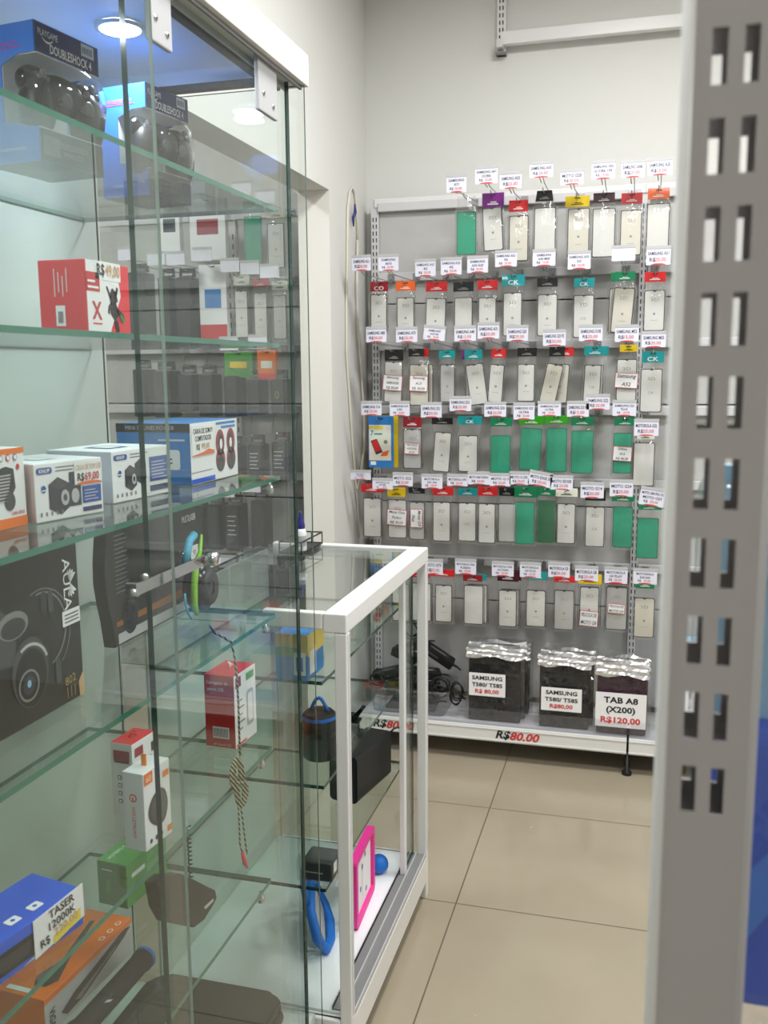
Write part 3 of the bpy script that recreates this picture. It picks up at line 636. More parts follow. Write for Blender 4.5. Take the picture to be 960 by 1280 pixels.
for (a, c, y0, y1, hc, kd, ri, lab) in ((304, 329, 252, 330, 'green', 'G', 0, 'green'), (333, 357, 262, 335, 'white', 'w', 0, 'white'), (292, 312, 345, 422, 'white', 'w', 1, 'white'), (316, 336, 348, 424, 'red', 'w', 1, 'white'), (340, 360, 352, 424, 'white', 'g', 1, 'grey')):
    p, q = plane_pt(a, y0, PY), plane_pt(c, y1, PY); x0, x1 = min(p.x, q.x), max(p.x, q.x)
    P0, P1 = proj((x0, PY, p.z)), proj((x1, PY, q.z)); hy = P0[1]+(P1[1]-P0[1])*.14; fy = P0[1]+(P1[1]-P0[1])*.24
    film_pack((P0[0], P1[0], P0[1], hy), hc, (P0[0]+1, P1[0]-1, fy, P1[1]), kd, lab+' screen film with '+hc+' header, '+{304: 'left', 333: 'right', 292: 'left', 316: 'middle', 340: 'right'}[a]+' one on '+ROWN[ri]+' row beyond the doorway', 'screen film packs beyond the doorway')
    hook((x0+x1)/2, p.z-.007, rowz[ri], Vector(((x0+x1)/2, TY, p.z+.03)), .078, .05, [], 0, 'wire hook with blank tag over the '+lab+' film with '+hc+' header beyond the doorway', 'price tag hooks beyond the doorway')

# ---- base shelf: tub of chargers, tablet cases in bags, pale blue cartons
def tablet_case(px0, px1, y0, y1, ybag, yd, col, lines, lab, sign, name='tablet_case_pack', grp='bagged tablet cases on the base shelf', lean=.0):
    a, c = at(1, yd, px0, y0), at(1, yd, px1, y1)
    w = c.x-a.x; x = (a.x+c.x)/2; h = a.z-SHZ; hb = at(1, yd, px0, ybag).z-SHZ
    t = thing(name, lab, 'tablet case', (x, yd, SHZ), 0, grp)
    t.rotation_euler = (math.radians(-lean), 0, 0)
    b = MB(); b.box((-w/2, 0, .004), (w/2, .018, h), col, .005)
    b.box((-w/2+.012, -.0015, h-.05), (w/2-.012, .0, h-.047), 'black'); b.build('case', t)
    b = MB(); n = 17; nr = 24
    k = b.mi('foil_bag'); rows = []
    for j in range(nr+1):
        z = .002+(hb)*j/nr; row = []
        for i in range(n):
            u = i/(n-1)-.5; e = 1-abs(u)*2
            jit = random.uniform(-.011, .011) if random.random() < .3 else 0
            dd = max(.0015, (.0115+jit)*(1 if z < h else .6))
            row.append(b.bm.verts.new((u*(w+.03), -dd*(.3 if e < .05 else 1), z)))
        rows.append(row)
    for j in range(nr):
        for i in range(n-1):
            A_, B_2, C_, D_2 = rows[j][i], rows[j][i+1], rows[j+1][i+1], rows[j+1][i]
            for q in (((A_, B_2, C_), (A_, C_, D_2)) if random.random() < .5 else ((A_, B_2, D_2), (B_2, C_, D_2))):
                f = b.bm.faces.new(q); f.material_index = k
    back = [[b.bm.verts.new((-(i/(n-1)-.5)*(w+.03), .024 if z < h else .008, z)) for i in range(n)] for z in (.002, h, hb)]
    for j in range(2):
        for i in range(n-1):
            f = b.bm.faces.new((back[j][i], back[j][i+1], back[j+1][i+1], back[j+1][i])); f.material_index = k; f.smooth = True
    b.build('bag', t)
    b = MB(); k = b.mi('foil'); nx, nz = 22, 7; g = []
    z0, z1 = h-.012, (h*.35+hb*.65 if sign else hb*.97)
    if not sign: z0, z1 = h+.008, hb*.96
    for j in range(nz+1):
        row = []
        for i in range(nx+1):
            u = i/nx-.5; z = z0+(z1-z0)*j/nz+(.006*math.sin(u*9+w*40) if j in (0, nz) else 0)
            row.append(b.bm.verts.new((u*(w+.012+.006*math.sin(j*1.7)), -.015-.0045*random.random()-.003*math.sin(j*2.2+u*5), z)))
        g.append(row)
    bk = [[b.bm.verts.new(v.co+Vector((0, .001, 0))) for v in r] for r in g]
    for j in range(nz):
        for i in range(nx):
            for S_, rv in ((g, 0), (bk, 1)):
                q = [S_[j][i], S_[j][i+1], S_[j+1][i+1], S_[j+1][i]]; f = b.bm.faces.new(q[::-1] if rv else q); f.material_index = k
    b.build('bag_flap', t)
    if sign:
        (sx0, sx1, sy0, sy1) = sign
        p, q = at(1, yd-.014, sx0, sy0), at(1, yd-.014, sx1, sy1); sw, sh = q.x-p.x, p.z-q.z
        b = MB(); M = FRONT(((p.x+q.x)/2-x, -.0255, (p.z+q.z)/2-SHZ)); b.prism(rr(sw, sh, .001, 1), M, .001, 'paper_white')
        for i, l in enumerate(lines):
            y = sh*(.5-(i+.7)/(len(lines)+.35)); b.text(l, M, sh*.17, 'ink_red' if l.startswith('R$') else 'ink_black', maxw=sw*.84, y=y, bold=.03, sx=1.2, z=.0007)
        b.build('price_sign', t)
    return t
tablet_case(589, 656, 820, 900, 793, 3.517, 'case_black', None, 'bagged black tablet case behind the front case of the left pair', None)
tablet_case(586, 650, 815, 902, 800, 3.468, 'case_black', ['SAMSUNG', 'T580/ T585', 'R$ 80,00'], 'bagged black tablet case with price sign, left of the three signs', (587, 632, 839, 871))
for i, yd in enumerate((3.566, 3.615)):
    tablet_case(592+i, 660+i, 822, 902, 796, yd, 'case_black', None, 'bagged black tablet case, '+['third in the left stack', 'rearmost in the left stack'][i], None)
tablet_case(675, 735, 826, 910, 808, 3.465, 'case_black', ['SAMSUNG', 'T580/ T585', 'R$80,00'], 'bagged black tablet case with price sign, middle of the three signs', (677, 727, 857, 890))
tablet_case(679, 741, 826, 910, 803, 3.515, 'case_black', None, 'bagged black tablet case behind the middle signed case', None)
tablet_case(747, 807, 838, 916, 815, 3.455, 'case_purple', ['TAB A8', '(X200)', 'R$120,00'], 'bagged dark purple tablet case with the largest price sign', (745, 807, 863, 911))
tablet_case(749, 808, 834, 914, 812, 3.506, 'case_purple', None, 'bagged dark purple tablet case behind the largest price sign', None)
for i in range(3):
    t = thing('carton', 'pale blue carton on the base shelf right of the purple cases, '+['nearest the purple cases', 'middle one', 'farthest right'][i], 'carton', (.16+i*.17, 3.47, SHZ), 0, 'pale blue cartons on the base shelf')
    b = MB(); b.box((0, 0, 0), (.15, .12, .36), 'sky_blue', .003); b.rect(.02, .05, .13, .2, FRONT((0, 0, 0)), 'paper_white', .0006); b.rect(.02, .24, .13, .3, FRONT((0, 0, 0)), 'box_royal', .0006)
    b.build('carton_body', t); b = MB(); b.box((.004, .055, .36), (.146, .065, .3606), 'light_grey'); b.build('tape_strip', t)
# tub
p0, p1 = at(1, 3.45, 449, 870), at(1, 3.45, 562, 880)
tx0, tx1 = -1.03, -.705
t = thing('plastic_tub', 'clear plastic tub heaped with black chargers on the base shelf', 'tub', ((tx0+tx1)/2, 3.56, SHZ), 0)
b = MB(); hw, hd, th = (tx1-tx0)/2, .105, .105
def tub_ring(s, z, hw=hw, hd=hd): return [Vector((x*s, y*s, z)) for x, y in rr(2*hw, 2*hd, .03, 4)]
R = [tub_ring(.9, .002), tub_ring(1, th), tub_ring(1.045, th), tub_ring(1.045, th-.008)]
I = [tub_ring(.985, th), tub_ring(.885, .005)]
seq = [R[3], R[2], R[1]]
def skin(b, rings, m):
    vr = [[b.bm.verts.new(p) for p in r] for r in rings]; k = b.mi(m)
    for i in range(len(vr)-1):
        n = len(vr[i])
        for j in range(n): f = b.bm.faces.new((vr[i][j], vr[i][(j+1) % n], vr[i+1][(j+1) % n], vr[i+1][j])); f.material_index = k; f.smooth = True
    return vr
v = skin(b, [R[0], R[1]], 'tub_plastic'); f = b.bm.faces.new(v[0][::-1]); f.material_index = b.mi('tub_plastic'); b.build('tub_body', t)
b = MB(); skin(b, [R[1], R[2], R[3]], 'tub_plastic'); b.build('tub_rim', t)
TUB = t.location.copy()
# power bricks heaped in the tub
bricks = [((-.1, -.01, .135), (.12, .06, .036), (4, -14, 8)), ((-.04, .03, .205), (.11, .055, .036), (0, 16, -12)), ((.06, -.02, .15), (.11, .055, .036), (6, 8, 24)), ((.095, .02, .22), (.15, .055, .036), (10, 34, 10)),
          ((.06, .0, .085), (.09, .06, .034), (0, -4, -8)), ((-.005, -.03, .26), (.12, .055, .036), (-6, -16, 12)), ((.0, -.005, .032), (.06, .11, .036), (0, 0, 2)), ((-.075, -.005, .032), (.06, .11, .036), (0, 0, -2)), ((-.05, .0, .082), (.12, .07, .036), (0, 0, 6)), ((.072, -.005, .032), (.06, .11, .036), (0, 0, 2))]
spots_ = ['leaning at the left end of the tub', 'at the back left of the tub', 'in the middle of the heap', 'sloping across the top right of the heap', 'at the back right of the tub', 'tilted on top of the heap', 'low at the front of the tub', 'low at the front left of the tub', 'at the bottom of the tub', 'low at the front right of the tub']
for (p, s, r), w in zip(bricks, spots_):
    q = thing('power_adapter', 'black power adapter '+w, 'power adapter', TUB+Vector(p), 0, 'power adapters in the tub'); q.rotation_euler = [math.radians(a) for a in r]
    b = MB(); b.box([-a/2 for a in s], [a/2 for a in s], 'black', .005); b.build('adapter_body', q)
    b = MB(); b.rect(-s[0]*.3, -s[1]*.28, s[0]*.3, s[1]*.28, TOP((0, 0, s[2]/2)), 'charcoal', .0005); b.rect(-s[0]*.27, -s[1]*.2, s[0]*.2, -s[1]*.05, TOP((0, 0, s[2]/2)), 'mid_grey', .001); b.rect(-s[0]*.3, -s[2]*.12, s[0]*.05, s[2]*.12, FRONT((0, -s[1]/2, 0)), 'dark_grey', .0005); b.build('rating_label', q)
    b = MB(); x = s[0]/2; b.tube([(x-.002, 0, 0), (x+.02, 0, .002), (x+.04, .01, -.006)], .004, 'black', 8, rs=[.006, .004, .003]); b.build('cord_stub', q)
def coil(name, c, R_, n, lab, seed, sq=1.0):
    rnd = random.Random(seed); t = thing(name, lab, 'cable', c, 0, 'black cables in and over the tub'); pts = []
    for i in range(n*14):
        a = i/14*2*math.pi; rr_ = R_*(1+.18*math.sin(i*.37+seed))
        pts.append((rr_*math.cos(a)*sq, .018*math.sin(i*.21+seed)+.004*rnd.random(), rr_*math.sin(a)+.012*math.sin(i*.11)))
    b = MB(); b.tube(pts, .0032, 'black', 6); b.build('cord', t)
    b = MB(); p = Vector(pts[-1]); b.tube([p, p+Vector((.016, -.004, -.006))], .005, 'black_gloss', 8); b.build('plug', t)
coil('coiled_cable', TUB+Vector((.13, -.09, .12)), .03, 5, 'coiled black cable hanging over the right front of the tub', 1)
coil('coiled_cable', TUB+Vector((.195, -.09, .1)), .036, 4, 'looped black cable hanging outside the right end of the tub', 2, .6)
coil('coiled_cable', TUB+Vector((-.13, -.08, .13)), .028, 4, 'coiled black cable at the left front of the tub', 3)
coil('coiled_cable', TUB+Vector((-.01, .0, .325)), .035, 4, 'coiled black cable on top of the heap in the tub', 4)
coil('coiled_cable', TUB+Vector((.03, -.09, .12)), .03, 4, 'coiled black cable at the middle front of the tub', 5)
# ================================================================ tall glass display cabinet on the left
CX0, CX1, CY0, CY1 = -1.055, -.607, .12, 1.688
CAB = thing('display_cabinet', 'tall glass display cabinet with white header along the left side', 'display cabinet', (CX0, CY0, 0))
co = Vector((CX0, CY0, 0))
def cb(b, lo, hi, m, bev=0, fm=None): b.box([lo[i]-co[i] for i in range(3)], [hi[i]-co[i] for i in range(3)], m, bev, None, fm)
HZ0, HZ1 = 2.006, 2.06
b = MB(); cb(b, (CX0, CY0, 0), (CX1, CY1, .13), 'white_paint', .003); cb(b, (CX0, CY0, .13), (CX1-.02, CY1, .16), 'cabinet_lining'); b.build('base', CAB)
b = MB(); cb(b, (CX0, CY0, .16), (CX0+.012, CY1, 2.045), 'cabinet_lining'); b.build('back_panel', CAB)
b = MB(); cb(b, (CX0, CY0, 2.045), (-.66, CY1, HZ1), 'cabinet_top'); cb(b, (CX0, CY1-.028, 2.022), (-.66, CY1-.002, 2.045), 'cabinet_top'); cb(b, (CX0+.012, CY1-.026, 2.012), (-.66, CY1-.004, 2.022), 'charcoal'); b.build('top_panel', CAB)
b = MB(); cb(b, (-.655, CY0, HZ0), (CX1+.004, CY1+.004, HZ1), 'white_paint', .002); cb(b, (-.672, CY0, HZ0-.004), (-.655, CY1-.004, HZ0+.016), 'charcoal', .002)
cb(b, (-.643, CY0, HZ0-.009), (-.6385, CY1-.01, HZ0), 'bracket_grey'); cb(b, (-.6165, CY0, HZ0-.007), (-.612, CY1-.01, HZ0), 'mid_grey'); b.build('header', CAB)
def slab(b, lo, hi, ax, glass='glass', edge='edge_dark', bev=0):
    fm = {('+' if s else '-')+'xyz'[ax]: glass for s in (0, 1)}; cb(b, lo, hi, edge, bev, fm)
b = MB(); slab(b, (CX0+.012, CY1-.012, .13), (CX1-.001, CY1-.006, HZ0), 1, edge='edge_dark'); b.build('end_pane', CAB)
b = MB(); slab(b, (CX0+.012, CY0, .13), (CX1-.02, CY0+.006, HZ0), 1); b.build('near_pane', CAB)
# sliding doors: the far one runs on the inner track, the near one on the outer
b = MB(); slab(b, (-.634, 1.094, .165), (-.626, 1.648, HZ0+.004), 0, edge='edge_dark'); DR = b.build('sliding_door', CAB)
b = MB(); slab(b, (-.6135, .16, .165), (-.6085, 1.128, HZ0+.002), 0, edge='edge_light'); b.build('sliding_door', CAB)
for (px0, px1, py0, py1) in ((187, 214, -22, 44), (323, 346, 78, 133)):
    p, q = at(0, -.62, px0, py1), at(0, -.62, px1, py1)
    b = MB(); ya, yb_ = p.y, q.y; z0 = p.z-.004
    cb(b, (-.626, ya, z0), (-.6185, yb_, HZ0+.004), 'bracket_grey', .002)
    for fy, fz in ((.25, .03), (.75, .018)):
        M = SIDE((-.6183-co.x, ya+(yb_-ya)*fy-co.y, z0+fz-co.z)); b.lathe([(0, .0012), (.0042, .001), (.0046, 0)], M, 'chrome', 12); b.rect(-.0007, -.003, .0007, .003, M, 'slot_dark', .0016)
    b.build('roller_bracket', DR)
SZ = [1.5+(z_-1.5)*.651/.641 for z_ in (1.783, 1.545, 1.305, 1.055, .812, .561)]; SE = [1.64, 1.64, 1.625, 1.585, 1.55, 1.53]
XF = -.651
for z, e in zip(SZ, SE):
    b = MB(); slab(b, (CX0+.014, CY0+.02, z-.004), (XF, e, z+.004), 2, 'shelf_glass', 'edge_green'); s = b.build('glass_shelf', CAB)
    if z < 1.4:
        b = MB(); M = frame((XF-.006-co.x, e-.035-co.y, z-.004), (1, 0, 0), (0, 1, 0))
        b.lathe([(0, -.022), (.006, -.02), (.0075, -.014), (.006, -.008), (.0035, -.006), (.0035, 0), (0, 0)], M, 'chrome', 14); b.build('shelf_stud', s)
# recessed lamp in the cabinet top; the nearer two added unseen to light the shelves
lp = at(2, 2.044, 150, 33)
for y, w in ((lp.y, 'at the far end'), (lp.y-.62, 'added unseen at the middle'), (lp.y-1.2, 'added unseen at the near end')):
    t = thing('cabinet_lamp', 'small round white lamp '+w+' of the glass cabinet top', 'lamp', (lp.x, y, 2.0446), 0, 'cabinet lamps')
    b = MB(); b.lathe([(.034, 0), (.04, -.002), (.04, -.005), (.033, -.006)], Matrix.Identity(4), 'metal_white', 28); b.build('rim', t)
    b = MB(); b.lathe([(.033, -.004), (.031, -.007), (.024, -.0095), (.012, -.011), (0, -.0115)], Matrix.Identity(4), 'led_glow', 28); b.build('diffuser', t)
    L = bpy.data.lights.new('lamp_light', 'AREA'); L.shape = 'DISK'; L.size = .06; L.energy = 1.7; L.color = (.93, .97, 1.0)
    o = bpy.data.objects.new('lamp_light', L); COL.objects.link(o); o.location = (0, 0, -.02); o.parent = t
# ratchet lock across the two doors
a, c = at(0, -.619, 176, 735), at(0, -.619, 258, 703)
t = thing('showcase_lock', 'chrome ratchet bar lock hooked across the sliding glass doors', 'lock', (-.6215, a.y, a.z)); L0 = t.location
b = MB(); ln = c.y-a.y
b.box((-.0015, -.004, -.009), (.0015, ln, .007), 'chrome', .0006)
b.build('ratchet_bar', t)
b = MB(); b.box((-.014, -.01, -.01), (.0025, -.003, .008), 'chrome', .001); b.build('hook_end', t)
for dy, dz in ((-.018, -.002), (.012, .012)):
    b = MB(); b.ball((.002, dy, dz), .0055, 'chrome'); b.tube([(-.001, dy+.004, dz-.002), (.004, dy, dz)], .002, 'chrome', 8); b.build('knob', t)
b = MB(); b.lathe([(0, .016), (.009, .016), (.0105, .013), (.0105, -.004), (0, -.004)], SIDE((.003, ln+.006, .0)), 'chrome', 20); b.rect(-.0008, -.005, .0008, .005, SIDE((.0192, ln+.006, 0)), 'slot_dark'); b.build('lock_barrel', t)

# ---------------------------------------------------------------- boxed goods on the shelves
def box_thing(name, label, cat, A, ang, dep, wid, h, body, group=None, fm=None, lid=True, z=None):
    t = thing(name, label, cat, (A[0], A[1], A[2] if z is None else z), -math.radians(ang), group)
    b = MB(); b.box((-dep, 0, .0005), (0, wid, h), body, .0012, None, fm)
    if lid: b.rect(-dep*.96, wid*.02, -dep*.04, wid*.02+.0007, TOP((0, 0, h)), 'light_grey', .0004)
    return t, b
Z3 = SZ[2]+.0046
# open-frame speaker carton cut by the picture's left edge
A = at(2, Z3, 30, 655); W = .13
t, b = box_thing('speaker_carton', 'white and orange carton with dark radio picture at the left end of the third shelf', 'carton', (A.x, A.y-W, Z3), 2.6, .11, W, .1, 'box_white')
M = SIDE((0, W/2, 0)); b.rect(-W/2, 0, W/2, .013, M, 'box_orange', .0005); b.rect(-W/2, .093, W/2, .1, M, 'box_orange', .0005); b.rect(-W*.5, .0997, W*.5, .1, M, 'box_orange')
b.poly([(-.06, .026), (.035, .036), (.046, .05), (.044, .074), (.03, .078), (-.06, .062)], M, 'charcoal', .0007)
for k in range(9): b.rect(-.055, .034+k*.004, .03+.001*k, .0358+k*.004, M, 'light_grey', .001)
b.poly(ell(.014, .012, 16, -.04, .03), M, 'black', .0013); b.poly(ell(.01, .012, 14, .034, .034), M, 'dark_grey', .001)
for k, m in enumerate(('card_green', 'card_red', 'card_purple')): b.poly(ell(.0038, .0045, 12, .022+k*.013, .0885), M, m, .0009); b.poly(ell(.0026, .0032, 12, .022+k*.013, .0885), M, 'paper_white', .0012)
b.poly(ell(.003, .004, 12, .052, .076), M, 'card_red', .0009); b.text('U48H-BN01', M, .005, 'ink_red', x=.048, y=.018, maxw=.024); b.rect(-W/2, .0, W/2, .1, FRONT((-.055, 0, 0)), 'box_orange') if False else None
b.build('carton_body', t)
def pc_speakers(A, ang, dep, wid, h, label, big, lines, side):
    t, b = box_thing('speaker_carton', label, 'carton', A, ang, dep, wid, h, 'box_white', 'boxed computer speakers on the third shelf', {'-y': side})
    M = SIDE((0, 0, 0))
    b.prism(rr(wid*.22, h*.11, h*.05, 4, wid*.14, h*.87), M, .0002, 'print_blue'); b.poly(rr(wid*.22, h*.11, h*.05, 4, wid*.14, h*.87), M, 'print_blue', .0006); b.text('KNUP', M, h*.065, 'paper_white', x=wid*.14, y=h*.87, maxw=wid*.15, z=.001, bold=.02)
    for q in range(2): b.rect(wid*.3, h*(.9-.06*q), wid*(.6-.05*q), h*(.915-.06*q), M, 'print_dark', .0006)
    b.poly(ell(h*.055, h*.065, 14, wid*.12, h*.56), M, 'print_blue', .0006); b.rect(wid*.09, h*.53, wid*.15, h*.55, M, 'paper_white', .0009)
    def spk(cx, cy, s):
        b.poly([(cx-s*.5, cy-s*.45), (cx+.06*s, cy-s*.72), (cx+s*.52, cy-s*.45), (cx+s*.5, cy+s*.42), (cx-.05*s, cy+s*.7), (cx-s*.5, cy+s*.45)], M, 'print_dark', .0006)
        b.poly([(cx-s*.5, cy+s*.45), (cx-.05*s, cy+s*.7), (cx+s*.5, cy+s*.42), (cx+.02*s, cy+.22*s)], M, 'dark_grey', .0009); b.poly(ell(s*.2, s*.3, 16, cx+s*.26, cy-s*.1), M, 'light_grey', .001); b.poly(ell(s*.09, s*.14, 14, cx+s*.26, cy-s*.1), M, 'dark_grey', .0013)
    if big:
        spk(wid*.34, h*.42, h*.46); b.rect(wid*.49, h*.55, wid*.57, h*.8, M, 'print_dark', .0006); b.rect(wid*.49, h*.2, wid*.66, h*.55, M, 'print_dark', .0006); b.poly(ell(h*.09, h*.13, 14, wid*.57, h*.38), M, 'light_grey', .001)
        b.rect(wid*.68, h*.22, wid*.97, h*.52, M, 'print_blue', .0006); b.rect(wid*.68, h*.07, wid*.97, h*.15, M, 'box_navy', .0006)
        for q in range(4): b.rect(wid*.71, h*(.27+.055*q), wid*(.92-.04*(q % 2)), h*(.285+.055*q), M, 'box_lilac', .001)
    else:
        spk(wid*.3, h*.45, h*.36); spk(wid*.47, h*.55, h*.36)
        b.rect(wid*.63, h*.3, wid*.99, h*.8, M, 'print_blue', .0006)
        for q in range(6): b.rect(wid*.66, h*(.36+.065*q), wid*(.93-.05*(q % 2)), h*(.378+.065*q), M, 'box_lilac', .001)
        b.rect(wid*.63, h*.1, wid*.99, h*.22, M, 'box_navy', .0006)
    for q in range(5): b.rect(wid*(.06+.075*q), h*.1, wid*(.085+.075*q), h*.17, M, 'mid_grey', .0006)
    S = FRONT((0, 0, 0))
    for q in range(5): b.rect(-dep*.85, h*(.3+.12*q), -dep*(.25+.08*(q % 2)), h*(.312+.12*q), S, 'print_dark' if side != 'box_pink' else 'print_crimson', .0006)
    b.rect(-dep*.8, .12*h, -dep*.3, .2*h, S, 'print_tan' if side == 'box_pink' else 'print_blue', .0006)
    b.rect(-dep*.72, wid*.3, -dep*.3, wid*.62, TOP((0, 0, h)), 'print_blue' if not big else 'box_lilac', .0006); b.rect(-dep*.66, wid*.36, -dep*.36, wid*.56, TOP((0, 0, h)), 'box_white', .0009)
    b.build('carton_body', t)
    if lines:
        q = MB(); M2 = SIDE((.0012, wid*.78, h*.76)); q.prism(rr(wid*.42, h*.4, .001, 1), M2, .0006, 'paper_white'); q.text(lines[0], M2, h*.1, 'print_tan', maxw=wid*.39, y=h*.1); q.text(lines[1], M2, h*.14, 'ink_black', x=-wid*.12, y=-h*.08, bold=.02, maxw=wid*.1); q.text(lines[2], M2, h*.14, 'ink_red', x=wid*.05, y=-h*.08, bold=.02, maxw=wid*.22)
        q.poly([(wid*.2*math.cos(a), -h*.2+h*.05*math.sin(a)) for a in [math.pi*k/10 for k in range(11)]], M2, 'card_orange', .0008); q.build('price_label', t)
    return t
A = at(2, Z3, 46, 655); pc_speakers(A, 12.8, .115, .118, .077, 'white carton with pink side and two dark speakers, price label at its top right', True, ('CAIXA DE SOM USB', 'R$', '69,00'), 'box_pink')
A = at(2, Z3, 142, 630); pc_speakers(A, 6.4, .12, .145, .077, 'white and blue carton with lifted lid picturing two small blue speakers', False, None, 'box_lilac')
# lifted lid flap of that carton
A = at(2, Z3, 240, 608)
t, b = box_thing('speaker_carton', 'tall blue and white carton picturing two red speakers on the third shelf', 'carton', A, 0, .14, .19, .106, 'box_white', None, {'-y': 'box_sky', '-x': 'box_sky', '+z': 'box_sky'}, lid=False)
wid, h = .19, .106; M = SIDE((0, 0, 0))
for cx in (.115, .16):
    sg = -1 if cx < .13 else 1
    b.poly(ell(.0175, .024, 20, cx, h*.62), M, 'print_crimson', .0006); b.poly(ell(.019, .021, 20, cx, h*.33), M, 'print_crimson', .0006); b.poly(ell(.015, .015, 18, cx, h*.27), M, 'charcoal', .0009); b.poly(ell(.0105, .017, 16, cx-sg*.002, h*.6), M, 'charcoal', .0009); b.poly(ell(.0055, .0095, 14, cx-sg*.002, h*.6), M, 'paper_white', .0012)
b.rect(.1, h*.93, .18, h*.97, M, 'box_sky', .0006); b.rect(.12, h*.86, .18, h*.9, M, 'box_sky', .0006)
b.rect(0, h*.02, .09, h*.1, M, 'box_royal', .0006); b.rect(.0, h*.2, .08, h*.21, M, 'print_dark', .0006)
S = FRONT((0, 0, 0)); b.rect(-.14, h*.86, 0, h, S, 'box_black', .0006); b.text('MINI SOUND POWER', S, .007, 'light_grey', x=-.075, y=h*.93, maxw=.1, z=.001)
b.prism(rr(.06, .034, .005, 3, -.05, h*.42), S, .0001, 'box_white'); b.poly(rr(.06, .034, .005, 3, -.05, h*.42), S, 'box_white', .0006); b.text('3.0c', S, .014, 'print_dark', x=-.05, y=h*.42, z=.001, bold=.02); b.rect(-.06, h*.72, -.01, h*.75, S, 'box_lilac', .0006)
b.build('carton_body', t)
q = MB(); M2 = SIDE((.001, .046, h*.71)); q.prism(rr(.084, h*.5, .001, 1), M2, .0006, 'paper_white'); q.text('CAIXA DE SOM P/', M2, .009, 'ink_black', maxw=.074, y=.0165, bold=.01); q.text('COMPUTADOR', M2, .009, 'ink_black', maxw=.062, y=.004, bold=.01); q.text('R$', M2, .01, 'ink_black', x=-.02, y=-.011, bold=.01, maxw=.012); q.text('99,00', M2, .01, 'print_tan', x=.008, y=-.011, bold=.02, maxw=.034)
q.poly([(-.042, -.0255), (.042, -.0255), (.042, -.02), (.02, -.016), (-.005, -.021), (-.042, -.024)], M2, 'card_orange', .0007); q.build('price_label', t)

# second shelf: red gamer box
Z2 = SZ[1]+.0046
t, b = box_thing('webcam_carton', 'bright red carton with white front and scorpion-like picture, price label on top corner', 'carton', (-.70, 1.092, Z2), 0, .069, .108, .094, 'box_red', None, lid=False)
wid, h = .108, .094; M = SIDE((0, 0, 0)); S = FRONT((0, 0, 0))
b.poly([(.002, .001), (wid*.5, .001), (wid*.78, h*.55), (wid*.7, h*.999), (.002, h*.999)], M, 'box_white', .0006)
b.text('X', M, h*.24, 'box_red_deep', x=wid*.22, y=h*.32, bold=.03, z=.001, sx=.9); b.rect(wid*.12, h*.13, wid*.32, h*.15, M, 'box_red', .001)
b.rect(.001, h*.58, wid*.3, h*.84, M, 'box_red_deep', .001); b.rect(.004, h*.62, wid*.27, h*.65, M, 'paper_white', .0013); b.rect(.004, h*.7, wid*.2, h*.73, M, 'paper_white', .0013)
for pts in ([(.5, .55), (.58, .66), (.66, .6), (.7, .48), (.62, .42), (.53, .45)], [(.44, .66), (.47, .68), (.55, .52), (.53, .48)], [(.68, .68), (.72, .66), (.66, .5), (.62, .52)], [(.52, .45), (.66, .44), (.72, .3), (.62, .18), (.52, .3)], [(.66, .4), (.82, .3), (.86, .2), (.8, .22), (.66, .32)], [(.6, .2), (.68, .2), (.72, .06), (.66, .02)], [(.48, .4), (.52, .44), (.5, .28), (.46, .3)]):
    b.poly([(x*wid, y*h) for x, y in pts], M, 'box_black', .0011)
b.poly([(wid*.76, h*.3), (wid*.86, h*.2), (wid*.82, h*.17), (wid*.73, h*.24)], M, 'box_green_dark', .0014)
for q in range(4): b.rect(-.046+q*.006, h*(.5+.06*(q % 2)), -.0442+q*.006, h*(.88-.05*(q % 3)), S, 'box_pink', .0006)
b.rect(-.045, h*.1, -.031, h*.38, S, 'paper_white', .0006)
for q in range(7): b.rect(-.0415+q*.0011, h*.14, -.041+q*.0011, h*.3, S, 'ink_black', .001)
b.build('carton_body', t)
q = MB(); M2 = SIDE((.001, .054, h*.88)); q.prism(rr(.062, .024, .001, 1), M2, .0006, 'paper_white'); q.text('R$', M2, .015, 'ink_black', x=-.018, bold=.015, maxw=.018); q.text('49,00', M2, .015, 'print_tan', x=.011, bold=.02, maxw=.036); q.build('price_label', t)

# top shelf: two boxed gamepads, each with its clear blister
Z1 = SZ[0]+.0046
def gamepad(parent, at_, sc):
    b = MB(); T = Matrix.Translation(at_)@Matrix.Diagonal((sc, sc, sc, 1))
    b.ball((0, 0, 0), .03, 'black', (.75, 1.5, .85), T); b.ball((.006, .045, -.022), .026, 'black', (.9, .85, 1.5), T); b.ball((.006, -.045, -.022), .026, 'black', (.9, .85, 1.5), T)
    b.ball((0, .044, .008), .024, 'black_gloss', (.7, 1, .8), T); b.ball((0, -.044, .008), .024, 'black_gloss', (.7, 1, .8), T); b.build('gamepad_body', parent)
    for s in (-1, 1):
        b = MB(); M = T@frame((.02, .02*s, -.012), (0, 1, 0), (0, 0, 1)); b.lathe([(.004, 0), (.004, .008), (.0085, .009), (.0095, .012), (.006, .0125), (0, .011)], M, 'charcoal', 14); b.build('thumb_stick', parent)
    b = MB()
    for (y, z) in ((.044, .02), (.044, .002), (.053, .011), (.035, .011)): b.ball((.017, y, z), .0045, 'mid_grey', M=T, n=8)
    for (y, z, w, h_) in ((-.044, .011, .005, .018), (-.044, .011, .018, .005)): b.box((.014, y-w/2, z-h_/2), (.019, y+w/2, z+h_/2), 'mid_grey', 0, T)
    b.build('buttons', parent)
